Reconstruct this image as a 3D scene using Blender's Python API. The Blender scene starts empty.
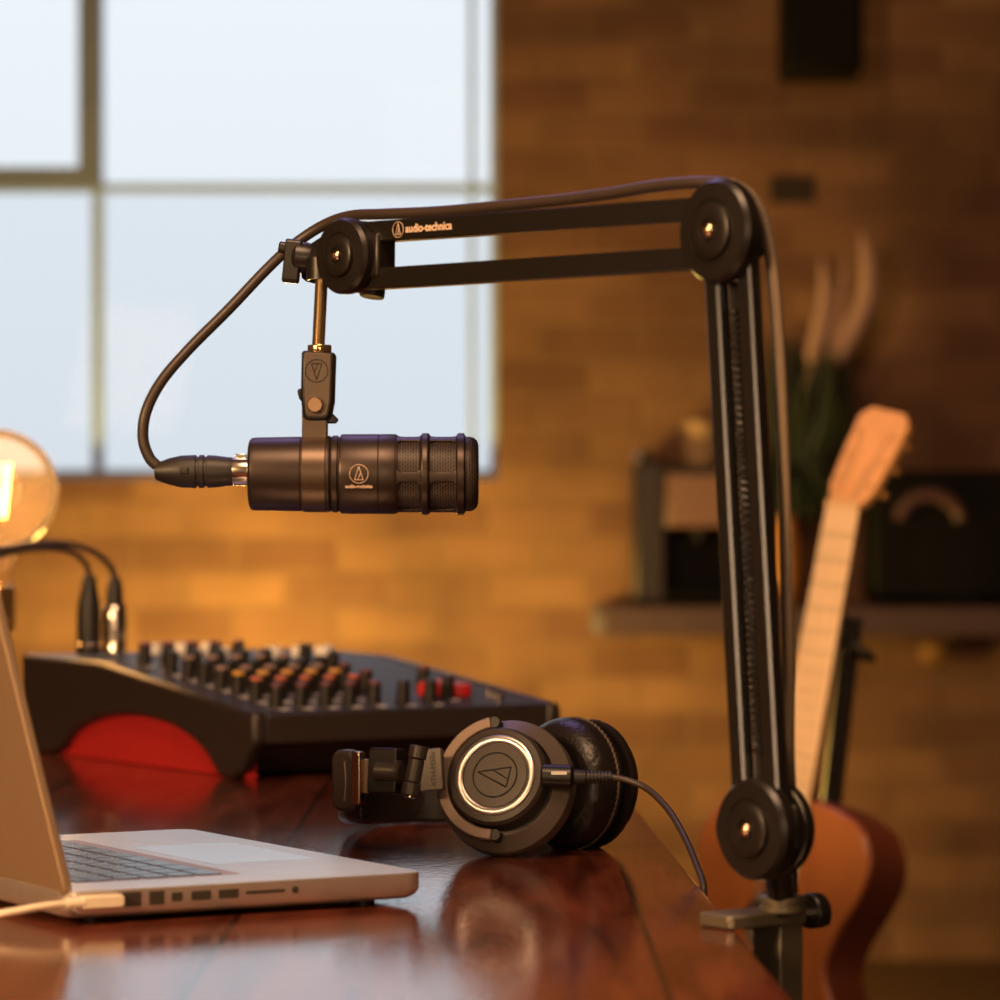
import bpy, bmesh, math, random
from mathutils import Vector, Matrix
random.seed(7)
SC = bpy.context.scene
COL = SC.collection
PI = math.pi
R = math.radians
F = 3400.0          # focal length in pixels of the 1000 px frame
CZ = 1.0            # camera height above the floor
HY = 530.0          # row of the eye level
TT = 0.76           # table top height


def at(px, py, Y):
    return Vector(((px - 500) / F * Y, Y, CZ + (HY - py) / F * Y))


def lin(r, g, b):
    f = lambda c: (c / 255 / 12.92) if c / 255 <= .04045 else ((c / 255 + .055) / 1.055) ** 2.4
    return (f(r), f(g), f(b), 1)


# ------------------------------------------------------------------ materials
def mat(name, col, rough=.5, metal=0, var=.12, nscale=60, bump=0, bscale=200, coat=0, spec=.5, aniso=0, stretch=None):
    m = bpy.data.materials.new(name)
    m.use_nodes = True
    nt = m.node_tree
    b = nt.nodes['Principled BSDF']
    tc = nt.nodes.new('ShaderNodeTexCoord')
    src = tc.outputs['Object']
    if stretch:
        mp = nt.nodes.new('ShaderNodeMapping')
        mp.inputs['Scale'].default_value = stretch
        nt.links.new(src, mp.inputs['Vector'])
        src = mp.outputs['Vector']
    nz = nt.nodes.new('ShaderNodeTexNoise')
    nz.inputs['Scale'].default_value = nscale
    nz.inputs['Detail'].default_value = 4
    nt.links.new(src, nz.inputs['Vector'])
    mx = nt.nodes.new('ShaderNodeMix')
    mx.data_type = 'RGBA'
    c = list(col)
    mx.inputs['A'].default_value = [max(0, x * (1 - var)) for x in c[:3]] + [1]
    mx.inputs['B'].default_value = [min(1, x * (1 + var)) for x in c[:3]] + [1]
    nt.links.new(nz.outputs['Fac'], mx.inputs['Factor'])
    nt.links.new(mx.outputs['Result'], b.inputs['Base Color'])
    b.inputs['Roughness'].default_value = rough
    b.inputs['Metallic'].default_value = metal
    b.inputs['Coat Weight'].default_value = coat
    b.inputs['Coat Roughness'].default_value = .1
    b.inputs['Specular IOR Level'].default_value = spec
    b.inputs['Anisotropic'].default_value = aniso
    if bump:
        n2 = nt.nodes.new('ShaderNodeTexNoise')
        n2.inputs['Scale'].default_value = bscale
        n2.inputs['Detail'].default_value = 5
        nt.links.new(src, n2.inputs['Vector'])
        bp = nt.nodes.new('ShaderNodeBump')
        bp.inputs['Strength'].default_value = bump
        bp.inputs['Distance'].default_value = .002
        nt.links.new(n2.outputs['Fac'], bp.inputs['Height'])
        nt.links.new(bp.outputs['Normal'], b.inputs['Normal'])
    return m


def emit(name, col, strength):
    m = bpy.data.materials.new(name)
    m.use_nodes = True
    nt = m.node_tree
    b = nt.nodes['Principled BSDF']
    b.inputs['Base Color'].default_value = col
    b.inputs['Emission Color'].default_value = col
    b.inputs['Emission Strength'].default_value = strength
    return m


def glass(name, tint, refl=.08, rough=.0):
    m = bpy.data.materials.new(name)
    m.use_nodes = True
    nt = m.node_tree
    nt.nodes.remove(nt.nodes['Principled BSDF'])
    out = nt.nodes['Material Output']
    t = nt.nodes.new('ShaderNodeBsdfTransparent')
    t.inputs['Color'].default_value = tint
    g = nt.nodes.new('ShaderNodeBsdfGlossy')
    g.inputs['Roughness'].default_value = rough
    lw = nt.nodes.new('ShaderNodeLayerWeight')
    lw.inputs['Blend'].default_value = refl
    mx = nt.nodes.new('ShaderNodeMixShader')
    nt.links.new(lw.outputs['Fresnel'], mx.inputs['Fac'])
    nt.links.new(t.outputs[0], mx.inputs[1])
    nt.links.new(g.outputs[0], mx.inputs[2])
    nt.links.new(mx.outputs[0], out.inputs['Surface'])
    return m


def bulb_mat():
    m = glass('dusty_bulb_glass', (1, .90, .76, 1), .12)
    nt = m.node_tree
    out = nt.nodes['Material Output']
    prev = out.inputs['Surface'].links[0].from_socket
    tl = nt.nodes.new('ShaderNodeBsdfTranslucent')
    tl.inputs['Color'].default_value = (1, .80, .62, 1)
    nz = nt.nodes.new('ShaderNodeTexNoise')
    nz.inputs['Scale'].default_value = 30
    mr = nt.nodes.new('ShaderNodeMapRange')
    mr.inputs['To Min'].default_value = .025
    mr.inputs['To Max'].default_value = .06
    nt.links.new(nz.outputs['Fac'], mr.inputs['Value'])
    mx = nt.nodes.new('ShaderNodeMixShader')
    nt.links.new(mr.outputs[0], mx.inputs['Fac'])
    nt.links.new(prev, mx.inputs[1])
    nt.links.new(tl.outputs[0], mx.inputs[2])
    nt.links.new(mx.outputs[0], out.inputs['Surface'])
    return m


def brick_mat():
    m = bpy.data.materials.new('brick_wall')
    m.use_nodes = True
    nt = m.node_tree
    b = nt.nodes['Principled BSDF']
    tc = nt.nodes.new('ShaderNodeTexCoord')
    sp = nt.nodes.new('ShaderNodeSeparateXYZ')
    cb = nt.nodes.new('ShaderNodeCombineXYZ')
    ad = nt.nodes.new('ShaderNodeMath')
    nt.links.new(tc.outputs['Object'], sp.inputs[0])
    nt.links.new(sp.outputs['X'], ad.inputs[0])
    nt.links.new(sp.outputs['Y'], ad.inputs[1])
    nt.links.new(ad.outputs[0], cb.inputs['X'])
    nt.links.new(sp.outputs['Z'], cb.inputs['Y'])
    br = nt.nodes.new('ShaderNodeTexBrick')
    br.inputs['Scale'].default_value = 1
    br.inputs['Brick Width'].default_value = .235
    br.inputs['Row Height'].default_value = .082
    br.inputs['Mortar Size'].default_value = .007
    br.inputs['Mortar Smooth'].default_value = .3
    br.inputs['Bias'].default_value = .1
    br.inputs['Color1'].default_value = (.40, .215, .125, 1)
    br.inputs['Color2'].default_value = (.235, .112, .074, 1)
    br.inputs['Mortar'].default_value = (.31, .17, .102, 1)
    nt.links.new(cb.outputs[0], br.inputs['Vector'])
    nz = nt.nodes.new('ShaderNodeTexNoise')
    nz.inputs['Scale'].default_value = 2.4
    nz.inputs['Detail'].default_value = 6
    nt.links.new(cb.outputs[0], nz.inputs['Vector'])
    rp = nt.nodes.new('ShaderNodeValToRGB')
    rp.color_ramp.elements[0].position = .3
    rp.color_ramp.elements[0].color = (.52, .48, .46, 1)
    rp.color_ramp.elements[1].position = .75
    rp.color_ramp.elements[1].color = (1.25, 1.2, 1.1, 1)
    nt.links.new(nz.outputs['Fac'], rp.inputs['Fac'])
    mx = nt.nodes.new('ShaderNodeMix')
    mx.data_type = 'RGBA'
    mx.blend_type = 'MULTIPLY'
    mx.inputs['Factor'].default_value = 1
    nt.links.new(br.outputs['Color'], mx.inputs['A'])
    nt.links.new(rp.outputs['Color'], mx.inputs['B'])
    nt.links.new(mx.outputs['Result'], b.inputs['Base Color'])
    b.inputs['Roughness'].default_value = .85
    bp = nt.nodes.new('ShaderNodeBump')
    bp.inputs['Strength'].default_value = .6
    bp.inputs['Distance'].default_value = .008
    bp.invert = True
    nt.links.new(br.outputs['Fac'], bp.inputs['Height'])
    nt.links.new(bp.outputs['Normal'], b.inputs['Normal'])
    return m


def table_mat():
    m = bpy.data.materials.new('varnished_red_wood')
    m.use_nodes = True
    nt = m.node_tree
    b = nt.nodes['Principled BSDF']
    tc = nt.nodes.new('ShaderNodeTexCoord')
    mp = nt.nodes.new('ShaderNodeMapping')
    mp.inputs['Scale'].default_value = (14, 1.6, 14)
    nt.links.new(tc.outputs['Object'], mp.inputs['Vector'])
    nz = nt.nodes.new('ShaderNodeTexNoise')
    nz.inputs['Scale'].default_value = 3
    nz.inputs['Detail'].default_value = 8
    nz.inputs['Distortion'].default_value = .6
    nt.links.new(mp.outputs[0], nz.inputs['Vector'])
    rp = nt.nodes.new('ShaderNodeValToRGB')
    rp.color_ramp.elements[0].position = .3
    rp.color_ramp.elements[0].color = (.060, .011, .007, 1)
    rp.color_ramp.elements[1].position = .72
    rp.color_ramp.elements[1].color = (.22, .055, .026, 1)
    nt.links.new(nz.outputs['Fac'], rp.inputs['Fac'])
    # board seams running along the table
    sp = nt.nodes.new('ShaderNodeSeparateXYZ')
    nt.links.new(tc.outputs['Object'], sp.inputs[0])
    wv = nt.nodes.new('ShaderNodeMath')
    wv.operation = 'PINGPONG'
    ad = nt.nodes.new('ShaderNodeMath')
    ad.inputs[1].default_value = .103
    nt.links.new(sp.outputs['X'], ad.inputs[0])
    wv.inputs[1].default_value = .125
    nt.links.new(ad.outputs[0], wv.inputs[0])
    gt = nt.nodes.new('ShaderNodeMath')
    gt.operation = 'LESS_THAN'
    gt.inputs[1].default_value = .0022
    nt.links.new(wv.outputs[0], gt.inputs[0])
    mx = nt.nodes.new('ShaderNodeMix')
    mx.data_type = 'RGBA'
    mx.inputs['B'].default_value = (.035, .012, .010, 1)
    nt.links.new(gt.outputs[0], mx.inputs['Factor'])
    nt.links.new(rp.outputs['Color'], mx.inputs['A'])
    nt.links.new(mx.outputs['Result'], b.inputs['Base Color'])
    n3 = nt.nodes.new('ShaderNodeTexNoise')
    n3.inputs['Scale'].default_value = 5
    n3.inputs['Detail'].default_value = 5
    nt.links.new(tc.outputs['Object'], n3.inputs['Vector'])
    mr = nt.nodes.new('ShaderNodeMapRange')
    mr.inputs['To Min'].default_value = .05
    mr.inputs['To Max'].default_value = .12
    nt.links.new(n3.outputs['Fac'], mr.inputs['Value'])
    nt.links.new(mr.outputs[0], b.inputs['Roughness'])
    mp2 = nt.nodes.new('ShaderNodeMapping')
    mp2.inputs['Scale'].default_value = (260, 90, 100)
    nt.links.new(tc.outputs['Object'], mp2.inputs['Vector'])
    n4 = nt.nodes.new('ShaderNodeTexNoise')
    n4.inputs['Scale'].default_value = 1
    n4.inputs['Detail'].default_value = 4
    n4.inputs['Distortion'].default_value = 1
    nt.links.new(mp2.outputs[0], n4.inputs['Vector'])
    bp = nt.nodes.new('ShaderNodeBump')
    bp.inputs['Strength'].default_value = .3
    bp.inputs['Distance'].default_value = .0006
    b.inputs['IOR'].default_value = 1.75
    nt.links.new(n4.outputs['Fac'], bp.inputs['Height'])
    nt.links.new(bp.outputs['Normal'], b.inputs['Normal'])
    return m


def grille_mat():
    m = bpy.data.materials.new('woven_wire_grille')
    m.use_nodes = True
    nt = m.node_tree
    b = nt.nodes['Principled BSDF']
    uv = nt.nodes.new('ShaderNodeUVMap')
    br = nt.nodes.new('ShaderNodeTexBrick')
    br.inputs['Scale'].default_value = 1
    br.inputs['Brick Width'].default_value = .0029
    br.inputs['Row Height'].default_value = .0018
    br.inputs['Mortar Size'].default_value = .00036
    br.inputs['Mortar Smooth'].default_value = .4
    br.inputs['Color1'].default_value = (.004, .003, .003, 1)
    br.inputs['Color2'].default_value = (.006, .005, .004, 1)
    br.inputs['Mortar'].default_value = (.095, .068, .052, 1)
    nt.links.new(uv.outputs[0], br.inputs['Vector'])
    nt.links.new(br.outputs['Color'], b.inputs['Base Color'])
    b.inputs['Roughness'].default_value = .45
    b.inputs['Metallic'].default_value = .3
    bp = nt.nodes.new('ShaderNodeBump')
    bp.inputs['Strength'].default_value = .9
    bp.inputs['Distance'].default_value = .0012
    nt.links.new(br.outputs['Fac'], bp.inputs['Height'])
    nt.links.new(bp.outputs['Normal'], b.inputs['Normal'])
    return m


M = dict(
    brick=brick_mat(), table=table_mat(), grille=grille_mat(),
    plaster=mat('dark_plaster', (.10, .075, .06), .9, nscale=4, bump=.2, bscale=30),
    floorwood=mat('dark_floor_boards', (.10, .05, .028), .5, nscale=6, var=.4, stretch=(8, 1, 1)),
    steel_frame=mat('grey_painted_steel', (.27, .32, .46), .55, nscale=20),
    sash=mat('pale_painted_steel', (.46, .62, 1.0), .5, nscale=20),
    pane=glass('window_glass', (.97, .985, 1, 1), .05),
    pane2=glass('window_glass_tinted', (.92, .94, .96, 1), .05),
    black=mat('black_satin_plastic', (.0105, .0078, .0064), .36, bump=.05, bscale=900),
    blackm=mat('black_powder_coat', (.009, .0066, .005), .27, bump=.03, bscale=1500, spec=1.0),
    micblack=mat('warm_black_anodised_metal', (.056, .041, .034), .38, metal=.75, bump=.02, bscale=1800),
    rubber=mat('black_rubber', (.017, .014, .012), .48, bump=.05, bscale=700),
    cable=mat('dark_cable_jacket', (.042, .028, .021), .42, bump=.05, bscale=900),
    cable2=mat('brown_braided_cable', (.16, .11, .065), .5, bump=.5, bscale=1400, var=.35, nscale=500),
    brass=mat('polished_brass', (.70, .48, .24), .2, metal=.95),
    bronze=mat('bronze_strap_metal', (.105, .072, .05), .36, metal=.7),
    mount=mat('brown_black_plastic', (.085, .06, .04), .45, bump=.08, bscale=1500),
    boltd=mat('dull_bronze_bolt', (.30, .19, .11), .35, metal=.8),
    boltm=mat('warm_nickel', (.62, .47, .33), .22, metal=1),
    nickel=mat('bright_nickel', (.72, .64, .55), .2, metal=1),
    engrave=mat('engraved_black', (.006, .005, .004), .5),
    print_=mat('pale_gold_print', (.75, .55, .40), .5),
    white=mat('white_print', (.8, .76, .7), .5),
    clampm=mat('grey_brown_cast_metal', (.15, .125, .085), .38, metal=.4, bump=.1, bscale=600),
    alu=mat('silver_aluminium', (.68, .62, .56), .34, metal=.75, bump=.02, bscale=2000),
    alulid=mat('warm_lit_aluminium_lid', (.45, .32, .20), .42, metal=.55, var=.03, bump=.02, bscale=2000),  # same aluminium as the base, the tan of warm light put into the colour
    port=mat('dark_port', (.045, .035, .026), .4),
    keycap=mat('grey_black_keycap', (.05, .05, .06), .25),
    keywell=mat('key_well', (.34, .28, .33), .5),
    pad=mat('trackpad_glass', (.58, .60, .64), .22, metal=.5),
    screen=mat('black_display_glass', (.01, .01, .012), .08),
    wcable=mat('white_cable', (.80, .68, .50), .45),
    mixblack=mat('black_moulded_plastic', (.028, .020, .017), .36, bump=.1, bscale=800),
    mixred=mat('deep_red_plastic', (.50, .022, .022), .38),
    mixpanel=mat('dark_blue_grey_panel', (.040, .036, .046), .5),
    knob=mat('black_knob', (.016, .013, .011), .4),
    capy=mat('amber_knob_cap', (.75, .36, .03), .45),
    capo=mat('orange_knob_cap', (.55, .13, .04), .45),
    capr=mat('dull_red_knob_cap', (.15, .035, .035), .45),
    capg=mat('tan_knob_cap', (.32, .19, .12), .45),
    redbtn=mat('bright_red_knob', (.62, .02, .02), .35),
    leather=mat('black_leatherette', (.014, .010, .008), .34, bump=.5, bscale=150, var=.3),
    hpshell=mat('charcoal_brown_shell', (.050, .038, .032), .38, bump=.05, bscale=1500),
    hprim=mat('smooth_grey_brown_shell', (.095, .074, .062), .34, bump=.03, bscale=1500),
    hpyoke=mat('tan_grey_painted_metal', (.22, .155, .125), .38, metal=.35),
    chrome=mat('spun_silver_ring', (.72, .67, .66), .3, metal=.9, aniso=.6),
    stitch=mat('stitch_thread', (.12, .09, .065), .6),
    gback=mat('orange_brown_mahogany', (.37, .115, .024), .34, nscale=8, var=.3, stretch=(6, 6, 1), coat=.3),
    gside=mat('dark_red_mahogany', (.22, .050, .022), .34, nscale=8, var=.3, stretch=(6, 6, 1), coat=.3),
    gneck=mat('pale_maple', (.85, .60, .35), .4, nscale=8, var=.15, stretch=(6, 6, 1)),
    ghead=mat('honey_maple', (.72, .36, .13), .4, nscale=8, var=.15, stretch=(6, 6, 1)),
    ebony=mat('dark_fretboard', (.03, .02, .015), .4),
    string=mat('steel_strings', (.6, .55, .45), .3, metal=1),
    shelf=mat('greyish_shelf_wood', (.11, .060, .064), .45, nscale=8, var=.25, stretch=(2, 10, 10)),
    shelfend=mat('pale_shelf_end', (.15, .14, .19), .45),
    mach=mat('dark_brown_enamel', (.032, .019, .020), .4),
    machp=mat('peach_panel', (.30, .15, .11), .4),
    blackbox=mat('black_vinyl', (.005, .0036, .003), .65, bump=.2, bscale=400, spec=.2),
    handle=mat('dusty_pink_handle', (.15, .07, .07), .45),
    cream=mat('cream_glaze', (.75, .48, .24), .35),
    amber=mat('amber_glaze', (.60, .24, .06), .35),
    leaf=mat('dark_green_leaf', (.022, .035, .010), .5, nscale=15, var=.4),
    plume=mat('dusty_pink_plume', (.60, .36, .31), .8, nscale=50, var=.3, bump=.6, bscale=150),
    filament=emit('hot_filament', (1, .42, .08, 1), 30),
    bulbglass=bulb_mat(),
    hookm=mat('worn_brass_hook', (.5, .26, .08), .4, metal=.6),
)


# ------------------------------------------------------------------ mesh building
class MB:
    def __init__(s):
        s.bm = bmesh.new()

    def _add(s, verts, M_=None):
        if M_ is not None:
            bmesh.ops.transform(s.bm, matrix=M_, verts=verts)

    def box(s, c, size, rot=None):
        r = bmesh.ops.create_cube(s.bm, size=1)
        m = Matrix.Translation(Vector(c)) @ (rot.to_4x4() if rot is not None else Matrix()) @ Matrix.Diagonal((*size, 1))
        bmesh.ops.transform(s.bm, matrix=m, verts=r['verts'])
        return s

    def lathe(s, prof, M_=None, seg=48, uv=None, cap=True):
        bm = s.bm
        rings = []
        new = []
        lay = bm.loops.layers.uv.verify() if uv else None
        for (r, z) in prof:
            if r < 1e-6:
                v = bm.verts.new((0, 0, z))
                rings.append([v])
                new.append(v)
            else:
                ring = [bm.verts.new((r * math.cos(2 * PI * i / seg), r * math.sin(2 * PI * i / seg), z)) for i in range(seg)]
                rings.append(ring)
                new += ring
        arc = [0]
        for i in range(1, len(prof)):
            arc.append(arc[-1] + math.hypot(prof[i][0] - prof[i - 1][0], prof[i][1] - prof[i - 1][1]))
        for k in range(len(rings) - 1):
            a, b = rings[k], rings[k + 1]
            for i in range(seg):
                j = (i + 1) % seg
                if len(a) == 1 and len(b) == 1:
                    continue
                if len(a) == 1:
                    f = bm.faces.new((a[0], b[j], b[i]))
                    q = [(i + .5, k), (i + 1, k + 1), (i, k + 1)]
                elif len(b) == 1:
                    f = bm.faces.new((a[i], a[j], b[0]))
                    q = [(i, k), (i + 1, k), (i + .5, k + 1)]
                else:
                    f = bm.faces.new((a[i], a[j], b[j], b[i]))
                    q = [(i, k), (i + 1, k), (i + 1, k + 1), (i, k + 1)]
                if lay is not None:
                    for lp, (qa, qb) in zip(f.loops, q):
                        lp[lay].uv = (qa / seg * uv, arc[qb])
        if cap:
            for ring, fl in ((rings[0], True), (rings[-1], False)):
                if len(ring) > 2:
                    bm.faces.new(ring[::-1] if fl else ring)
        s._add(new, M_)
        return s

    def cyl(s, p0, p1, r0, r1=None, seg=24, bev=0):
        p0, p1 = Vector(p0), Vector(p1)
        r1 = r0 if r1 is None else r1
        L = (p1 - p0).length
        if bev:
            prof = [(r0 - bev, 0), (r0, bev), (r1, L - bev), (r1 - bev, L)]
        else:
            prof = [(r0, 0), (r1, L)]
        return s.lathe(prof, frame(p0, p1 - p0), seg)

    def prism(s, pts, z0, z1, M_=None, inset=0):
        """pts: 2-D outline, extruded along local z"""
        bm = s.bm
        a = [bm.verts.new((p[0], p[1], z0)) for p in pts]
        b = [bm.verts.new((p[0], p[1], z1)) for p in pts]
        n = len(pts)
        for i in range(n):
            j = (i + 1) % n
            bm.faces.new((a[i], a[j], b[j], b[i]))
        bm.faces.new(a[::-1])
        bm.faces.new(b)
        s._add(a + b, M_)
        return s

    def tube(s, pts, r, seg=12, smooth=True, flat=None, up=None, closed=False, step=6):
        """round (or flat = (w, h)) tube along points"""
        P = [Vector(p) for p in pts]
        if smooth:
            Q = []
            n = len(P)
            rng = range(n if closed else n - 1)
            for i in rng:
                if closed:
                    p0, p1, p2, p3 = P[(i - 1) % n], P[i], P[(i + 1) % n], P[(i + 2) % n]
                else:
                    p1, p2 = P[i], P[i + 1]
                    p0 = P[i - 1] if i > 0 else p1 * 2 - p2
                    p3 = P[i + 2] if i + 2 < n else p2 * 2 - p1
                for k in range(step):
                    t = k / step
                    Q.append(.5 * ((2 * p1) + (-p0 + p2) * t + (2 * p0 - 5 * p1 + 4 * p2 - p3) * t * t + (-p0 + 3 * p1 - 3 * p2 + p3) * t ** 3))
            if not closed:
                Q.append(P[-1])
            P = Q
        bm = s.bm
        n = len(P)
        rings = []
        up0 = Vector(up) if up is not None else None
        prev = None
        for i in range(n):
            if closed:
                d = P[(i + 1) % n] - P[(i - 1) % n]
            else:
                d = P[min(i + 1, n - 1)] - P[max(i - 1, 0)]
            d.normalize()
            if up0 is not None:
                x = up0 - d * up0.dot(d)
            elif prev is None:
                x = Vector((0, 0, 1)) if abs(d.z) < .9 else Vector((1, 0, 0))
                x = x - d * x.dot(d)
            else:
                x = prev - d * prev.dot(d)
            x.normalize()
            prev = x
            y = d.cross(x)
            rr = r(i / (n - 1)) if callable(r) else r
            ring = []
            if flat:
                w, h = flat
                for (ca, cb) in ((-1, -1), (1, -1), (1, 1), (-1, 1)):
                    ring.append(bm.verts.new(P[i] + x * ca * w / 2 + y * cb * h / 2))
            else:
                for k in range(seg):
                    a = 2 * PI * k / seg
                    ring.append(bm.verts.new(P[i] + x * rr * math.cos(a) + y * rr * math.sin(a)))
            rings.append(ring)
        m = len(rings[0])
        for i in range(n if closed else n - 1):
            a, b = rings[i], rings[(i + 1) % n]
            for k in range(m):
                j = (k + 1) % m
                bm.faces.new((a[k], a[j], b[j], b[k]))
        if not closed:
            bm.faces.new(rings[0][::-1])
            bm.faces.new(rings[-1])
        return s

    def grid(s, nu, nv, fn):
        bm = s.bm
        V = [[bm.verts.new(fn(i / nu, j / nv)) for j in range(nv + 1)] for i in range(nu + 1)]
        for i in range(nu):
            for j in range(nv):
                bm.faces.new((V[i][j], V[i + 1][j], V[i + 1][j + 1], V[i][j + 1]))
        return s

    def build(s, name, material, parent=None, off=None, bevel=0, sharp=38, segs=2, solid=0):
        bm = s.bm
        if off is not None:
            bmesh.ops.translate(bm, vec=-Vector(off), verts=bm.verts)
        bmesh.ops.recalc_face_normals(bm, faces=bm.faces)
        me = bpy.data.meshes.new(name)
        bm.to_mesh(me)
        bm.free()
        for p in me.polygons:
            p.use_smooth = True
        me.set_sharp_from_angle(angle=R(sharp))
        me.materials.append(M[material] if isinstance(material, str) else material)
        o = bpy.data.objects.new(name, me)
        COL.objects.link(o)
        if parent is not None:
            o.parent = parent
        if solid:
            md = o.modifiers.new('solid', 'SOLIDIFY')
            md.thickness = solid
            md.offset = -1
        if bevel:
            md = o.modifiers.new('bevel', 'BEVEL')
            md.width = bevel
            md.segments = segs
            md.limit_method = 'ANGLE'
            md.angle_limit = R(40)
            md.harden_normals = False
        return o


def frame(o, z, xh=None):
    z = Vector(z).normalized()
    if xh is None:
        xh = Vector((1, 0, 0)) if abs(z.x) < .9 else Vector((0, 1, 0))
    x = Vector(xh) - z * Vector(xh).dot(z)
    x.normalize()
    y = z.cross(x)
    m = Matrix((x, y, z)).transposed().to_4x4()
    m.translation = Vector(o)
    return m


def tag(o, label=None, cat=None, group=None, kind=None):
    if label:
        o['label'] = label
    if cat:
        o['category'] = cat
    if group:
        o['group'] = group
    if kind:
        o['kind'] = kind
    return o


def thing(name, label, cat, loc=(0, 0, 0), rz=0, group=None):
    o = bpy.data.objects.new(name, None)
    o.empty_display_size = .05
    COL.objects.link(o)
    o.location = loc
    o.rotation_euler = (0, 0, rz)
    return tag(o, label, cat, group)


def text_mesh(s, body, size, M_, depth=.0002, align='CENTER', shear=0, bold=0):
    cu = bpy.data.curves.new('lettering', 'FONT')
    cu.body = body
    cu.size = size
    cu.align_x = align
    cu.align_y = 'CENTER'
    cu.extrude = depth
    cu.offset = bold
    cu.shear = shear
    o = bpy.data.objects.new('lettering', cu)
    COL.objects.link(o)
    dg = bpy.context.evaluated_depsgraph_get()
    me = bpy.data.meshes.new_from_object(o.evaluated_get(dg))
    bpy.data.objects.remove(o)
    me.transform(M_)
    s.bm.from_mesh(me)
    bpy.data.meshes.remove(me)
    return s


def logo(s, R_, w, M_, rot=0, bend=None):
    """ring with a tall triangle and an inner stroke; drawn in local xy, lying at local z = 0"""
    def ptm(x, y):
        c, d = math.cos(rot), math.sin(rot)
        p = Vector((x * c - y * d, x * d + y * c, 0))
        if bend:
            p.z = math.sqrt(max(0, bend * bend - p.y * p.y)) - bend
        return M_ @ p
    ring = [ptm(R_ * math.cos(2 * PI * i / 40), R_ * math.sin(2 * PI * i / 40)) for i in range(40)]
    s.tube(ring, w, seg=6, smooth=False, closed=True)
    ax, ay = 0, R_ * .80
    bl = (-R_ * .46, -R_ * .64)
    br = (R_ * .46, -R_ * .64)
    mid = (R_ * .02, R_ * .0)
    segs = [((ax, ay), bl), (bl, br), (br, (ax, ay)), ((R_ * .20, R_ * .16), (-R_ * .10, -R_ * .64))]
    for a, b in segs:
        n = 6
        s.tube([ptm(a[0] + (b[0] - a[0]) * k / n, a[1] + (b[1] - a[1]) * k / n) for k in range(n + 1)], w, seg=6, smooth=False)
    return s


def rrect(w, h, r, n=6, cx=0, cy=0):
    pts = []
    for (sx, sy, a0) in ((1, 1, 0), (-1, 1, 90), (-1, -1, 180), (1, -1, 270)):
        for k in range(n + 1):
            a = R(a0 + 90 * k / n)
            pts.append((cx + sx * (w / 2 - r) + r * math.cos(a), cy + sy * (h / 2 - r) + r * math.sin(a)))
    return pts


# ================================================================== the room
WY = 7.9
mb = MB()
X0, X1, Z1 = -4.2, 3.4, 3.5
wx0, wx1, wz0, wz1 = -2.65, -.006, 1.118, 3.14
mb.box(((X0 + wx0) / 2, WY + .15, Z1 / 2), (wx0 - X0, .3, Z1))
mb.box(((X1 + wx1) / 2, WY + .15, Z1 / 2), (X1 - wx1, .3, Z1))
mb.box(((wx0 + wx1) / 2, WY + .15, wz0 / 2), (wx1 - wx0, .3, wz0))
mb.box(((wx0 + wx1) / 2, WY + .15, (wz1 + Z1) / 2), (wx1 - wx0, .3, Z1 - wz1))
wall = tag(mb.build('wall_back', 'brick'), kind='structure')
for (px, py, w, h) in ((792, 190, .215, .072),):
    p = at(px, py, WY)
    MB().box((p.x, WY + .045, p.z), (.105, .1, .062)).build('dark_brick', mat('burnt_brick', (.045, .026, .022), .8, bump=.4, bscale=60), wall, bevel=.004)
tag(MB().box((X0 - .1, 2.7, Z1 / 2), (.2, 10.4, Z1)).build('wall_left', 'plaster'), kind='structure')
tag(MB().box((X1 + .1, 2.7, Z1 / 2), (.2, 10.4, Z1)).build('wall_right', 'plaster'), kind='structure')
tag(MB().box(((X0 + X1) / 2, -2.6, Z1 / 2), (X1 - X0 + .4, .2, Z1)).build('wall_front', 'plaster'), kind='structure')
tag(MB().box(((X0 + X1) / 2, 2.7, -.1), (X1 - X0 + .4, 11, .2)).build('floor', 'floorwood'), kind='structure')
tag(MB().box(((X0 + X1) / 2, 2.7, Z1 + .1), (X1 - X0 + .4, 11, .2)).build('ceiling', 'plaster'), kind='structure')

# factory window: steel bars, one opening casement upper left
FY = 8.03
mb = MB()
xm = [-.949, -1.80]                     # vertical bars
zm = [1.806, 2.48]                      # horizontal bars
mb.box(((wx0 + wx1) / 2, FY, wz0 + .012), (wx1 - wx0, .05, .024))
mb.box(((wx0 + wx1) / 2, FY, wz1 - .02), (wx1 - wx0, .05, .04))
mb.box((wx0 + .02, FY, (wz0 + wz1) / 2), (.04, .046, wz1 - wz0))
mb.box((wx1 - .009, FY, (wz0 + wz1) / 2), (.018, .046, wz1 - wz0))
for x in xm:
    mb.box((x, FY, (wz0 + wz1) / 2), (.026, .038, wz1 - wz0))
for z in zm:
    mb.box(((wx0 + wx1) / 2, FY, z), (wx1 - wx0, .04, .020))
mb.box((-.066, FY, (wz0 + wz1) / 2), (.014, .03, wz1 - wz0))
win = tag(mb.build('window_1', 'sash', bevel=.003), kind='structure')
win['label'] = 'tall factory window of pale steel bars and clear panes'
mb = MB()
cx0, cx1, cz0, cz1 = xm[1] + .02, xm[0] + .014, zm[0] - .004, zm[1] + .02
for (a, b, c, d) in ((cx0, cx1, cz0, cz0 + .05), (cx0, cx1, cz1 - .05, cz1), (cx0, cx0 + .055, cz0 + .05, cz1 - .05), (cx1 - .055, cx1, cz0 + .05, cz1 - .05)):
    mb.box(((a + b) / 2, FY - .035, (c + d) / 2), (b - a, .04, d - c))
mb.build('casement_frame', 'steel_frame', win, bevel=.003)
xs = [wx0] + xm[::-1] + [wx1]
zs = [wz0] + zm + [wz1]
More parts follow.
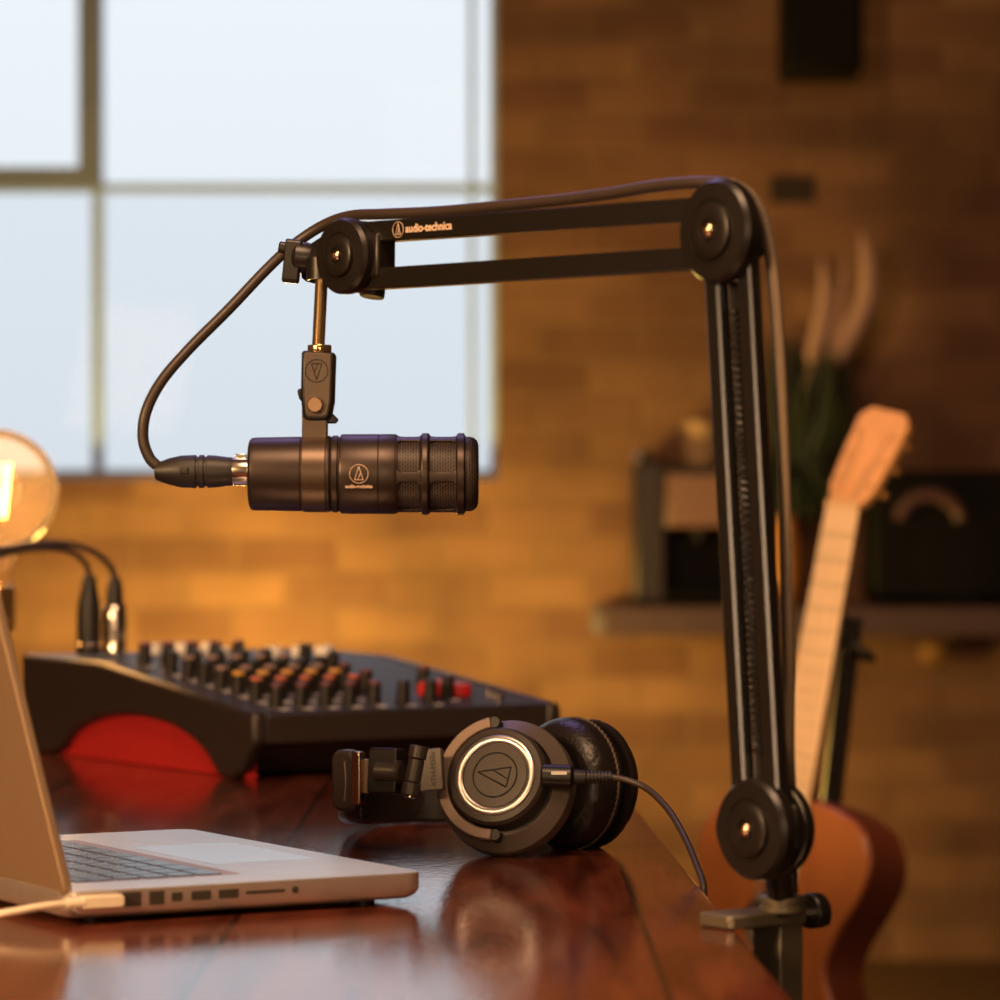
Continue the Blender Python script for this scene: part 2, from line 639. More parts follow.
for i in range(3):
    for j in range(3):
        MB().box(((xs[i] + xs[i + 1]) / 2, FY, (zs[j] + zs[j + 1]) / 2), (xs[i + 1] - xs[i] - .01, .004, zs[j + 1] - zs[j] - .01)).build('glass_pane', 'pane2' if j == 0 else 'pane', win)

# ================================================================== table
def edge_x(Y):
    return .1577 + .0458 - .0264 * Y - .0458 + .0375


def ex(Y):          # right edge of the table top
    return .1496 + (.119 - .1496) * (Y - 1.736) / (2.894 - 1.736)


TY0, TY1, TX = 1.15, 3.97, -1.25
tb = thing('wooden_table', 'long dark red varnished wooden table carrying the studio gear', 'table', ((TX + .13) / 2, 2.5, 0))
mb = MB()
mb.prism([(TX, TY0), (ex(TY0), TY0), (ex(TY1), TY1), (TX, TY1)], TT - .04, TT)
mb.build('tabletop', 'table', tb, off=tb.location, bevel=.0025)
mb = MB()
mb.box(((TX + .0) / 2, (TY0 + TY1) / 2, TT - .09), (-TX - .16, TY1 - TY0 - .3, .1))
mb.build('apron', 'table', tb, off=tb.location, bevel=.002)
for (x, y) in ((TX + .1, TY0 + .15), (TX + .1, TY1 - .15), (-.09, TY0 + .15), (-.09, TY1 - .15)):
    MB().cyl((x, y, 0), (x, y, TT - .04), .026, .036, 20).build('leg', 'table', tb, off=tb.location)

# ================================================================== boom arm
tv = Vector((.684, -.729, 0)).normalized()       # along the arms, toward the elbow
nv = Vector((-.729, -.684, 0)).normalized()      # face normal of the joint discs
nvd = Vector((-.785, -.62, 0)).normalized()
up = Vector((0, 0, 1))
J1 = at(730, 232, 2.06)
J0 = at(762, 829, 2.035)
J2 = at(358, 257, 2.30)
clampx = at(794, 925, 2.05)
ba = thing('microphone_boom_arm', 'black two section microphone boom arm clamped to the right table edge', 'boom arm', (clampx.x, 2.05, TT))
OFF = ba.location


def bar(p0, p1, perp, w, d, ch=.0012):
    mb = MB()
    ax = (p1 - p0).normalized()
    a, b = w / 2, d / 2
    pts = [(a - ch, b), (a, b - ch), (a, -b + ch), (a - ch, -b), (-a + ch, -b), (-a, -b + ch), (-a, b - ch), (-a + ch, b)]
    mb.prism(pts, 0, (p1 - p0).length, frame(p0, ax, perp))
    return mb


a_up = (J1 - J2).normalized()
p_up = nv.cross(a_up).normalized()
if p_up.z < 0:
    p_up = -p_up
a_lo = (J1 - J0).normalized()
p_lo = nv.cross(a_lo).normalized()
if p_lo.dot(tv) < 0:
    p_lo = -p_lo
for s in (1, -1):
    o = bar(J2 + a_up * .012 + p_up * .0158 * s, J1 - a_up * .014 + p_up * .0150 * s, p_up, .0142, .012, .0012).build('arm_bar', 'blackm', ba, off=OFF)
    o = bar(J0 + a_lo * .018 + p_lo * .0133 * s, J1 - a_lo * .016 + p_lo * .0133 * s, p_lo, .0116, .0110, .0015).build('arm_bar', 'blackm', ba, off=OFF)
mb = MB()
hel = []
L = (J1 - J0).length - .09
for i in range(420):
    t = i / 419
    a = t * 2 * PI * 60
    hel.append(J0 + a_lo * (.045 + t * L) - nv * .001 + (p_lo * math.cos(a) + nv * math.sin(a)) * .0034)
mb.tube(hel, .0008, seg=5, smooth=False)
mb.build('spring', 'black', ba, off=OFF)
ch = bar(J0 + a_lo * .03 - nv * .0035, J1 - a_lo * .03 - nv * .0035, p_lo, .013, .002)
ch.build('cable_channel', 'blackm', ba, off=OFF)
# end blocks where the bars meet the joints
mb = MB()
rot = Matrix((a_up, p_up, a_up.cross(p_up))).transposed()
mb.box(J2 + a_up * .021, (.016, .030, .017), rot)
mb.build('spacer_block', 'black', ba, off=OFF, bevel=.002)


def disc(p, r, th, face, name='joint_disc'):
    """a capped disc on the joint axis: a raised rim, a shallow groove and a dished middle"""
    prof = [(0, 0), (r * .92, 0), (r, .0012), (r, th - .003), (r * .93, th), (r * .62, th + .0006), (r * .60, th - .0002),
            (r * .57, th - .0002), (r * .54, th + .0026), (r * .50, th + .0032), (r * .30, th + .0038), (r * .22, th + .0034), (r * .20, th + .0018), (0, th + .0018)]
    o = MB().lathe(prof, frame(p, face), 56).build(name, 'black', ba, off=OFF, sharp=30)
    return o


def screw(p, r, face, parent):
    mb = MB()
    mb.lathe([(0, 0), (r, 0), (r, r * .4), (r * .75, r * .75), (r * .45, r * .85), (r * .40, r * .3), (0, r * .3)], frame(p, face), 20)
    mb.build('screw', 'boltm', parent, off=OFF)


for J, r, th in ((J1, .0315, .0115), (J0, .0305, .0115), (J2, .0258, .010)):
    of = .0065 if J is J2 else (.0035 if J is J1 else -.001)
    nd = nv if J is J2 else nvd
    d = disc(J + nv * of, r, th, nd)
    screw(J + nv * of + nd * (th + .0016), r * .15, nd, d)
    disc(J - nv * .0065, r * (.96 if J is J0 else .72), th * .9 if J is J0 else .006, -nv)
    MB().cyl(J - nv * .008, J + nv * .008, r * .62, seg=32).build('joint_core', 'black', ba, off=OFF)
# pointed cheek of the lower joint, toward the table
mb = MB()
mp = frame(J0 + nv * -.0012, nvd, Vector((-nvd.y, nvd.x, 0)))
pts = []
for k in range(25):
    a = R(100 + 160 * k / 24)
    rr = .0308 + .0035 * math.exp(-((math.degrees(a) - 183) / 24) ** 2)
    pts.append((rr * math.cos(a), rr * math.sin(a)))
mb.prism(pts, 0, .0085, mp)
mb.build('joint_cheek', 'black', ba, off=OFF, bevel=.0015)
# post with bracket behind the lower joint
mb = MB()
pb = Vector((.1715, 2.062, TT + .0085))
bx = J0 - nv * .010 + tv * .008
mb.box(bx + tv * .008 + up * .002, (.012, .020, .026), Matrix((tv, nv, up)).transposed())
mb.build('joint_bracket', 'clampm', ba, off=OFF, bevel=.0015)
mb = MB()
mb.tube([J0 - nv * .002 + up * -.012, J0.lerp(pb, .5) + tv * .004, pb + up * .002], .0085, seg=20, smooth=False)
mb.build('post', 'blackm', ba, off=OFF)
mb = MB()
mb.lathe([(.0135, 0), (.0145, .001), (.0145, .004), (.013, .0045), (.013, .0062), (.0142, .0068), (.0142, .0095), (.012, .0105), (0, .0105)], frame(Vector((pb.x, pb.y, TT + .0083)), up), 32)
mb.build('collar', 'clampm', ba, off=OFF)
# the clamp itself: plate on the table, post outside the edge, lower jaw and screw
ca = R(35)
cd = Vector((math.cos(ca), math.sin(ca), 0))       # outward
cs = Vector((-cd.y, cd.x, 0))
crot = Matrix((cd, cs, up)).transposed()
c0 = Vector((.1377, 2.035, TT)) + cs * .016
mcl = frame(c0, up, cd)
mb = MB()
mb.prism([(0, -.0135), (.003, -.016), (.060, -.016), (.060, .016), (.003, .016), (0, .0135)], .0005, .0085, mcl)
mb.build('clamp_plate', 'clampm', ba, off=OFF, bevel=.0012)
mb = MB()
mb.box(c0 + cd * .0505 - up * .048, (.0185, .026, .098), crot)
mb.box(c0 + cd * .030 - up * .092, (.055, .026, .010), crot)
mb.build('clamp_frame', 'clampm', ba, off=OFF, bevel=.0012)
mb = MB()
q = c0 + cd * .010
mb.cyl(q - up * .135, q - up * .046, .005, seg=16)
mb.cyl(q - up * .046, q - up * .0405, .014, seg=24)
mb.cyl(q - up * .150, q - up * .132, .004, seg=12)
mb.tube([q - up * .142 - cd * .025, q - up * .142 + cd * .025], .004, smooth=False)
mb.build('clamp_screw', 'black', ba, off=OFF)
# black thumb knob on the right
kq = c0 + cd * .060 - cs * .004 + up * .005
mb = MB()
mb.cyl(kq - cd * .002, kq + cd * .0105, .0040, seg=20)
mb.build('knob_screw', 'nickel', ba, off=OFF)
mb = MB()
kf = frame(kq + cd * .0098, cd, up)
mb.prism([(.0122 * math.cos(R(a)) * (1.0 if abs(a - 180) > 40 else .8), .0122 * math.sin(R(a))) for a in range(0, 360, 12)], 0, .011, kf)
mb.build('thumb_knob', 'black', ba, off=OFF, bevel=.002)
# holder at the microphone end: side knob, bracket and brass rod
mb = MB()
pts = [(.0245 * math.cos(R(a)), .0245 * math.sin(R(a))) for a in range(-110, 111, 10)] + [(-.040, .0115), (-.0505, .0085), (-.0505, -.012), (-.046, -.0145)]
mb.prism(pts, -.006, .0085, frame(J2, nv, tv))
mb.build('holder_cheek', 'black', ba, off=OFF, bevel=.0015)
hd = Vector((-1, .05, 0)).normalized()
h0 = at(312, 260, 2.330)
mb = MB()
mb.tube([at(334, 260, 2.318), at(326, 260, 2.322), h0], .0105, seg=20, smooth=False)
mb.tube([at(321, 258, 2.318), at(321, 280, 2.318)], .0100, seg=20, smooth=False)
mb.build('rod_holder', 'black', ba, off=OFF)
kb = at(306, 258, 2.328)
mb = MB()
kf = frame(kb, hd + up * .12, up)
mb.lathe([(.0098, -.004), (.0108, 0), (.0108, .0065), (.0085, .009), (.0055, .0105), (.0045, .0145), (0, .0145)], kf, 24)
mb.build('tightening_knob', 'black', ba, off=OFF)
mb = MB()
mb.prism(rrect(.030, .0095, .003), .0005, .012, frame(kb + nv * .004 - up * .003, hd + up * .10, up))
mb.prism(rrect(.008, .008, .003), .010, .019, frame(kb + up * .004, hd + up * .2, up))
mb.build('knob_wing', 'black', ba, off=OFF, bevel=.0012)
rt, rb_ = at(322, 270, 2.314), at(318, 353, 2.30)
mb = MB().cyl(rt, rb_, .0043, seg=24)
mb.build('threaded_rod', 'brass', ba, off=OFF)
mb = MB().lathe([(0, 0), (.008, 0), (.0086, .001), (.0086, .0055), (.008, .0065), (0, .0065)], frame(at(373, 288, 2.31), -up + nv * .2), 24)
mb.build('lower_screw_cap', 'black', ba, off=OFF)
# lettering on the upper bar
nf = a_up.cross(p_up)
if nf.dot(nv) < 0:
    nf = -nf
LP = J2 + p_up * .0158 + nf * .0062


def la(px):
    lo, hi = 0.0, .4
    for _ in range(40):
        m_ = (lo + hi) / 2
        q_ = LP + a_up * m_
        if 500 + F * q_.x / q_.y < px:
            lo = m_
        else:
            hi = m_
    return LP + a_up * lo


mb = MB()
logo(mb, .0052, .00022, frame(la(398), nf, a_up))
text_mesh(mb, 'audio-technica', .0076, frame(la(428.5), nf, a_up), .0001, bold=.00015)
mb.build('brand_lettering', 'print_', ba, off=OFF, sharp=60)['label'] = 'pale gold lettering and ringed triangle emblem'

# ================================================================== microphone
MC = at(363, 474, 2.30)
S = 1 / 1478.3
mic = thing('microphone', 'black broadcast microphone with caged grille hanging from the boom arm', 'microphone', MC)
mx = lambda px: (px - 363) * S
FX = frame((0, 0, 0), (1, 0, 0), (0, -1, 0))      # lathe axis along +x
prof = [(249, 0), (249, 31), (250, 34), (252, 36), (256, 36.6), (301, 37.4), (301.6, 36.9), (302.4, 37.4), (328, 38), (330, 38.3), (331.5, 36.8), (333, 38.4), (338, 38.6),
        (339, 37), (340, 36.8), (341, 39.2), (343, 39.9), (378.6, 40), (379.1, 39.4), (379.8, 40), (395, 40), (397, 39.3), (397.5, 36), (397.5, 0)]
MB().lathe([(r * S, mx(x)) for x, r in prof], FX, 72).build('body', 'micblack', mic, sharp=25)
# cage: a grid on the cylinder with rounded windows left out
bm = bmesh.new()
NT, NX = 260, 70
xa, xb = 396.5, 466.
wins = [(398.5, 420.5), (430.5, 456.)]


def crad(x):
    r = 38.6
    for c in (425.5, 461):
        d = abs(x - c)
        if d < 4.6:
            r = 38.6 + 2.3 * min(1, (4.6 - d) / 1.6)
    if x > 464.5:
        r -= (x - 464.5) * .9
    return r


V = []
for i in range(NX + 1):
    x = xa + (xb - xa) * i / NX
    V.append([bm.verts.new((mx(x), -crad(x) * S * math.cos(2 * PI * j / NT), crad(x) * S * math.sin(2 * PI * j / NT))) for j in range(NT)])
for i in range(NX):
    x = xa + (xb - xa) * (i + .5) / NX
    for j in range(NT):
        th = 360 * (j + .5) / NT + 5.5          # 0 faces the camera
        k = (th % 72)
        arc = min(k, 72 - k) * PI / 180 * 38.6   # px from the nearest bar's middle
        hole = False
        for (w0, w1) in wins:
            if w0 < x < w1 and arc > 5.0:
                dx = min(x - w0, w1 - x)
                da = arc - 5.0
                rc = 4.5
                if dx < rc and da < rc and math.hypot(rc - dx, rc - da) > rc:
                    continue
                hole = True
        if not hole:
            j2 = (j + 1) % NT
            bm.faces.new((V[i][j], V[i + 1][j], V[i + 1][j2], V[i][j2]))
bmesh.ops.delete(bm, geom=[v for v in bm.verts if not v.link_faces], context='VERTS')
mb = MB()
mb.bm.free()
mb.bm = bm
mb.build('cage', 'micblack', mic, sharp=50, solid=.0016)
MB().lathe([(36.3 * S, mx(397)), (36.3 * S, mx(463)), (37.3 * S, mx(466)), (37.3 * S, mx(470)), (36.2 * S, mx(474)), (33.5 * S, mx(477)), (29 * S, mx(478.4)), (0, mx(478.8))],
           FX, 72, uv=2 * PI * 37 * S, cap=False).build('grille', 'grille', mic, sharp=60)
# emblem and lettering
zt = 40.1 * S
mb = MB()
logo(mb, 9.2 * S, .00022, frame((mx(360.5), -zt, (474 - 474.5) * S), (0, -1, 0), (1, 0, 0)), bend=40.1 * S)
text_mesh(mb, 'audio-technica', .0031, frame((mx(360.5), -zt + .0012, (474 - 487) * S), (0, -1, -.33), (1, 0, 0)), .0002, bold=.00012)
mb.build('brand_lettering', 'print_', mic, sharp=60)['label'] = 'pale ringed triangle emblem and lettering on the mic barrel'
# strap round the barrel and up to the swivel mount
mb = MB()
mb.lathe([(37.2 * S, mx(303)), (38.2 * S, mx(303)), (38.4 * S, mx(327)), (37.2 * S, mx(327))], FX, 64)
mb.box((mx(315), 0, (474 - 424) * S), (25 * S, .016, 30 * S))
mb.build('mount_strap', 'bronze', mic, bevel=.0006)
mo = MB()
tilt = Matrix.Rotation(R(1.5), 3, 'Y')
ptsm = [(-16, 35), (17.5, 33), (16, -16), (13, -31), (8, -35), (-11, -35), (-15, -31), (-17, -10)]
mo.prism([(x * S, y * S) for x, y in ptsm], -.0105, .0105, frame((mx(318.5), 0, (474 - 386) * S), (0, -1, 0), (1, 0, 0)))
mount = mo.build('swivel_mount', 'black', mic, bevel=.0022)
mb = MB()
ptsm = [(-12.5, 33), (13.5, 31.5), (12, -16), (9.5, -28), (6, -31), (-9, -31), (-12, -28), (-13, -10)]
mb.prism([(x * S, y * S) for x, y in ptsm], 0, .0012, frame((mx(318.5), -.0104, (474 - 386) * S), (0, -1, 0), (1, 0, 0)))
fp = mb.build('mount_face', 'mount', mount, bevel=.0005)
mb = MB()
logo(mb, 11.2 * S, .00032, frame((mx(317.5), -.0117, (474 - 371.5) * S), (0, -1, 0), (1, 0, 0)), rot=PI)
mb.build('emblem', 'engrave', mount)
mb = MB()
mb.lathe([(0, 0), (7.4 * S, 0), (8.2 * S, .0005), (8.2 * S, .0026), (7.0 * S, .0034), (0, .0034)], frame((mx(316), -.0115, (474 - 405.5) * S), (0, -1, 0)), 10)
mb.build('pivot_bolt', 'boltd', mic, sharp=20)
mb = MB()
mb.cyl((mx(308), 0, (474 - 347) * S - .003), (mx(308), 0, (474 - 347) * S), .0001, seg=8)
mb.bm.clear()
mb.lathe([(0, 0), (11.6 * S, 0), (12 * S, .0006), (12 * S, .0045), (11.6 * S, .005), (5 * S, .005), (5 * S, .0045)], frame((mx(319.5), 0, (474 - 352.5) * S), (0, 0, 1)), 32)
mb.build('rod_collar', 'brass', mic)
mb = MB()
mb.prism([(x * S, y * S) for x, y in ((-21, 12), (-18, 15), (-12, 8), (12, -8), (21, -17), (18, -21), (8, -21), (-12, -4), (-19, 4))], .0115, .0165, frame((mx(317), 0.0, (474 - 402) * S), (0, 1, 0), (-1, 0, 0)) @ Matrix.Diagonal((-1, 1, 1, 1)))
mb.build('wing_nut', 'black', mic, bevel=.001)

# ================================================================== microphone cable with its connector
cbp = [at(157, 466, 2.30), at(149, 457, 2.30), at(143, 438, 2.30), at(146, 412, 2.30), at(161, 382, 2.305), at(189, 349, 2.315), at(229, 309, 2.33), at(266, 270, 2.343),
       at(292, 246, 2.346), at(322, 226, 2.338), at(350, 216, 2.320), at(385, 214.0, 2.290), at(440, 211.5, 2.253), at(500, 206, 2.21), at(560, 200, 2.168), at(610, 193.5, 2.133), at(655, 186, 2.104), at(695, 182.5, 2.078),
       at(728, 184, 2.062), at(750, 197, 2.056), at(764, 224, 2.053), at(772, 270, 2.052), at(778, 340, 2.051), at(783, 450, 2.05), at(786, 560, 2.05), at(788, 680, 2.05), at(788, 760, 2.055),
       at(792, 825, 2.085), at(792, 890, 2.105), at(795, 980, 2.12), at(800, 1080, 2.12)]
mc = thing('microphone_cable', 'dark cable looping from the back of the microphone along the boom arm', 'cable', at(157, 466, 2.30))
cut = 16
MB().tube(cbp, .0038, seg=14).build('cable_jacket', 'cable', mc, off=mc.location)
# braided sleeve that rides over the elbow and down the lower arm
sl = [p + Vector((.0012, -.0030, .0010)) for p in cbp[18:28]]
MB().tube(sl, .0028, seg=12).build('braided_sleeve', 'cable2', mc, off=mc.location)
mb = MB()
pf = [(155, 0), (155, 7), (156, 8.5), (160, 10), (170, 13.5), (181, 16), (196, 16.6), (196.6, 15), (199, 15), (199.6, 16.6), (204, 16.6), (204.6, 15), (207, 15), (207.6, 16.4), (216, 16), (226, 14.6), (233, 14), (242, 10), (242, 0)]
cc = at(0, 471.5, 2.30)
mb.lathe([(r * S, (x - 500) * S) for x, r in pf], frame(Vector((0, 2.30, cc.z)), (1, 0, 0), (0, -1, 0)), 40)
plug = mb.build('connector', 'rubber', mc, off=mc.location, sharp=30)
mb = MB()
for a in range(0, 360, 60):
    pass
mb.box(Vector(((186 - 500) * S, 2.30 - 15.8 * S, cc.z + .0005)), (9 * S, 3 * S, 7 * S))
mb.build('grip_recess', 'rubber', plug, off=mc.location, bevel=.0012)
mb = MB()
mb.lathe([(13.6 * S, (231 - 500) * S), (14 * S, (232 - 500) * S), (14 * S, (249.5 - 500) * S), (10 * S, (249.5 - 500) * S)], frame(Vector((0, 2.30, cc.z)), (1, 0, 0), (0, -1, 0)), 40)
mb.box(Vector(((241 - 500) * S, 2.30, cc.z + 15.5 * S)), (11 * S, 7 * S, 4 * S))
mb.build('metal_shell', 'nickel', plug, off=mc.location, bevel=.0005)

# ================================================================== headphones
hp = thing('headphones', 'black closed-back headphones lying on the table with silver ringed ear cup', 'headphones', (at(505, 853, 2.53).x, 2.55, TT))
HO = hp.location
a1, e1_ = R(19), R(20)
n1 = Vector((-math.sin(a1) * math.cos(e1_), -math.cos(a1) * math.cos(e1_), math.sin(e1_)))
C1 = at(506, 787, 2.505)
r1 = Vector((math.cos(a1), -math.sin(a1), 0))
H1 = frame(C1, n1, r1)
Rr = .0512
mb = MB()
mb.lathe([(0, -.012), (Rr * .96, -.012), (Rr, -.009), (Rr, .000), (Rr * .985, .0022), (Rr * .965, .003), (Rr * .79, .0095), (Rr * .775, .0092), (Rr * .765, .004), (Rr * .60, .004), (0, .004)], H1, 80)
cup = mb.build('ear_cup', 'hprim', hp, off=HO, sharp=28)
H1c = H1 @ Matrix.Translation((-.0016, .0028, 0))
mb = MB()
mb.lathe([(0, .0035), (.0372, .0035), (.0378, .0045), (.0372, .0185), (.0352, .0215), (.0315, .0222), (.0312, .0214), (.0302, .0214), (0, .0214)], H1c, 80)
cap_ = mb.build('cup_cap', 'hpshell', cup, off=HO, sharp=25)
mb = MB()
mb.lathe([(.0246, .0212), (.0246, .0226), (.0252, .0232), (.0298, .0232), (.0306, .0224), (.0306, .0212)], H1c, 96)
mb.build('silver_ring', 'chrome', cup, off=HO, sharp=50)['label'] = 'spun silver ring on the cup face'
mb = MB()
mb.lathe([(0, .0212), (.0240, .0212), (.0240, .0222), (.0185, .0224), (0, .0224)], H1c, 64)
mb.build('cup_badge', 'hpshell', cup, off=HO, sharp=25)
mb = MB()
logo(mb, .0168, .00055, H1c @ Matrix.Translation((0, 0, .0226)), rot=R(82))
mb.build('emblem', 'engrave', cup, off=HO)
# near pad, between the cups
mb = MB()
mb.lathe([(0, -.012), (.043, -.012), (.0445, -.016), (.044, -.022), (.040, -.026), (0, -.027)], H1 @ Matrix.Translation((0, .002, 0)), 64)
mb.build('ear_pad', 'leather', hp, off=HO)
# far pad and far cup, turned further
a2, e2_ = R(47), R(4)
n2 = Vector((-math.sin(a2) * math.cos(e2_), -math.cos(a2) * math.cos(e2_), math.sin(e2_)))
C2 = at(569, 783.5, 2.565)
H2 = frame(C2, n2, Vector((math.cos(a2), -math.sin(a2), 0)))
mb = MB()
pr = []
for k in range(17):
    a = R(-90 + 180 * k / 16)
    pr.append((.0333 + .0165 * math.cos(a), .0015 + .0205 * math.sin(a)))
mb.lathe([(0, -.019)] + pr + [(.026, .020), (.024, .010), (0, .010)], H2, 80)
pad2 = mb.build('ear_pad', 'leather', hp, off=HO)
mb = MB()
mb.tube([H2 @ Vector(((.0496) * math.cos(2 * PI * i / 90), .0496 * math.sin(2 * PI * i / 90), -.0032)) for i in range(90)], .0007, seg=6, smooth=False, closed=True)
for i in range(72):
    a = 2 * PI * i / 72
    mb.tube([H2 @ Vector((.0499 * math.cos(a), .0499 * math.sin(a), -.0050)), H2 @ Vector((.0501 * math.cos(a + .02), .0501 * math.sin(a + .02), -.0016))], .0006, seg=5, smooth=False)
mb.build('stitched_seam', 'stitch', pad2, off=HO)
mb = MB()
mb.lathe([(0, -.036), (.030, -.036), (.044, -.030), (.0485, -.024), (.0492, -.021), (.0485, -.0185), (0, -.0185)], H2, 72)
mb.build('ear_cup', 'black', hp, off=HO)
# yoke: flat C round the near cup
mb = MB()
arc = []
for k in range(33):
    a = R(104 + 166 * k / 32)
    arc.append(H1c @ Vector((.0432 * math.cos(a), .0432 * math.sin(a), .0130)))
mb.tube(arc, 0, smooth=False, flat=(.0075, .0085), up=n1)
yk = mb.build('yoke', 'hpyoke', hp, off=HO, bevel=.0010, sharp=40)
for a in (101, 273):
    p = H1c @ Vector((.0432 * math.cos(R(a)), .0432 * math.sin(R(a)), .010))
    MB().cyl(p - n1 * .007, p + n1 * .005, .0042, seg=16).build('yoke_pivot', 'black', yk, off=HO)
# stem plate with stamped lettering, hinge barrel, slider block
Lf = Vector((-.80, .60, 0)).normalized()
u1 = H1.to_3x3() @ Vector((0, 1, 0))
sp0 = at(444, 769, 2.490)
hinge = at(415, 771, 2.492)
mb = MB()
dv = (hinge - sp0)
sm = frame((sp0 + hinge) / 2, Vector((-.25, -.95, .17)), -dv)
mb.prism(rrect(.021, .031, .002), -.004, .003, sm)
mb.build('stem_plate', 'hprim', hp, off=HO, bevel=.0008)
mb = MB()
sx_ = sm.to_3x3() @ Vector((1, 0, 0))
sy_ = sm.to_3x3() @ Vector((0, 1, 0))
sz_ = sm.to_3x3() @ Vector((0, 0, 1))
text_mesh(mb, 'ATH-M50x', .0056, frame((sp0 + hinge) / 2 + sx_ * .0040 + sz_ * .0033, sz_, sy_), .0001)
mb.build('model_lettering', 'engrave', hp, off=HO)
hu = (at(419, 746, 2.492) - at(409, 796, 2.487)).normalized()
mb = MB()
for (a, b, r) in ((-.0185, -.0090, .0072), (-.0086, .0086, .0064), (.0090, .0185, .0072)):
    mb.cyl(hinge + hu * a, hinge + hu * b, r, seg=28, bev=.0006)
hb = mb.build('hinge_barrel', 'hpshell', hp, off=HO, sharp=30)
MB().lathe([(0, 0), (.0045, 0), (.0045, .001), (.003, .0014), (0, .0010)], frame(hinge - hu * .0186 , -hu), 20).build('hinge_screw', 'boltm', hb, off=HO)
blk = at(386, 771, 2.525)
brot = frame(blk, Vector((-.42, -.90, .1)), Vector((.90, -.42, 0)))
mb = MB()
mb.prism(rrect(.024, .034, .003), -.008, .007, brot)
mb.build('slider_block', 'black', hp, off=HO, bevel=.0015)
mb = MB()
ba_ = brot.to_3x3() @ Vector((1, 0, 0))
mb.cyl(blk - ba_ * .008 + Vector((0, -.006, 0)), blk + ba_ * .013 + Vector((0, -.004, 0)), .0078, seg=24, bev=.001)
mb.cyl(blk + ba_ * .0095 + Vector((0, -.004, 0)), blk + ba_ * .0125 + Vector((0, -.004, 0)), .0086, seg=24, bev=.0006)
mb.build('swivel_pin', 'hpshell', hp, off=HO)
mb = MB()
sl_ = at(367, 776, 2.535)
mb.prism(rrect(.014, .025, .001), -.002, .002, frame(sl_, Vector((-.5, -.86, 0)), Vector((.86, -.5, 0))))
mb.build('slider_plate', 'hpyoke', hp, off=HO)
mb = MB()
sl_ = at(358.5, 778, 2.535)
mb.prism(rrect(.0085, .0395, .002), -.003, .004, frame(sl_, Vector((-.62, -.78, 0)), Vector((.78, -.62, 0))))
mb.build('metal_clip', 'boltm', hp, off=HO, bevel=.001)
mb = MB()
sl_ = at(346, 780.5, 2.555)
mb.prism(rrect(.024, .046, .008), -.008, .004, frame(sl_, Vector((-.62, -.78, 0)), Vector((.78, -.62, 0))))
ecp = mb.build('headband_end_cap', 'hpshell', hp, off=HO, bevel=.003)
mb = MB()
pq = frame(sl_, Vector((-.62, -.78, 0)), Vector((.78, -.62, 0)))
mb.tube([pq @ Vector((.002, .015, .0042)), pq @ Vector((.0035, 0, .0044)), pq @ Vector((.002, -.015, .0042))], .0005, seg=6)
mb.build('accent_line', 'hpyoke', ecp, off=HO)
# padded headband curling back behind to the far cup
hb_pts = [(-.102, 2.556, .802), (-.115, 2.582, .800), (-.120, 2.625, .796), (-.117, 2.70, .787), (-.098, 2.762, .7812), (-.06, 2.786, .7812), (-.01, 2.775, .7815), (.035, 2.735, .784), (.062, 2.68, .786), (.080, 2.618, .79)]
mb = MB()
mb.tube(hb_pts, 0, flat=(.040, .010), up=(0, 0, 1))
mb.build('headband', 'leather', hp, off=HO, bevel=.003)
# cable exit on the cup
s0, s1 = at(541, 776, 2.480), at(573, 777, 2.478)
mb = MB()
mb.cyl(s0, s1, .0088, .0088, seg=24, bev=.0015)
ex_ = mb.build('cable_socket', 'black', hp, off=HO)
mb = MB()
mb.box(at(559, 773, 2.4705), (.0115, .0012, .0024))
mb.box(at(579, 775.5, 2.474), (.0040, .0012, .0018))
mb.build('socket_mark', 'white', ex_, off=HO)
hc = thing('headphone_cable', 'thin dark headphone cable drooping over the right table edge', 'cable', at(573, 777, 2.478))
mb = MB()
mb.cyl(s1, at(586, 777.5, 2.478), .0056, .0052, seg=20, bev=.0006)
for i in range(7):
    x = 587 + i * 3.6
    mb.cyl(at(x, 777.4 - i * .1, 2.478), at(x + 2.2, 777.3 - i * .1, 2.478), .0050 - i * .00015, seg=16)
mb.cyl(at(586, 777.4, 2.478), at(612, 776.8, 2.478), .0030, seg=14)
mb.build('strain_relief', 'rubber', hc, off=hc.location)
mb = MB()
mb.tube([at(610, 776.8, 2.478), at(630, 781, 2.475), at(650, 791, 2.465), at(670, 812, 2.44), at(686, 840, 2.40), at(697, 866, 2.35), at(702.5, 881, 2.315),
         Vector((ex(2.302) + .0034, 2.302, TT - .008)), Vector((ex(2.302) + .0050, 2.300, TT - .06)), Vector((ex(2.3) + .02, 2.30, .45)), Vector((ex(2.3) + .03, 2.35, .2)), Vector((ex(2.3) + .04, 2.45, .008))], .0024, seg=12)
mb.build('cable_jacket', 'cable', hc, off=hc.location)

# ================================================================== laptop
LA = math.atan2(.495, .868)
LW, LD = .364, .249
el2 = Vector((math.cos(LA), math.sin(LA), 0))
LC1 = Vector((-.0478, 2.180, 0))
LRL = LC1 - el2 * LD
lp = thing('laptop', 'open silver laptop at the left of the table seen from its port side', 'laptop', (LRL.x, LRL.y, TT), LA)
mb = MB()
out = rrect(LD, LW, .012, 8, LD / 2, LW / 2)
inn = rrect(LD - .012, LW - .012, .010, 8, LD / 2, LW / 2)
bm = mb.bm
lev = [(inn, .004), (rrect(LD - .004, LW - .004, .012, 8, LD / 2, LW / 2), .0062), (out, .0100), (out, .0203), (rrect(LD - .001, LW - .001, .012, 8, LD / 2, LW / 2), .0208)]
rings = [[bm.verts.new((x, y, z)) for x, y in pts] for pts, z in lev]
n = len(out)
for a, b in zip(rings, rings[1:]):
    for i in range(n):
        j = (i + 1) % n
        bm.faces.new((a[i], a[j], b[j], b[i]))
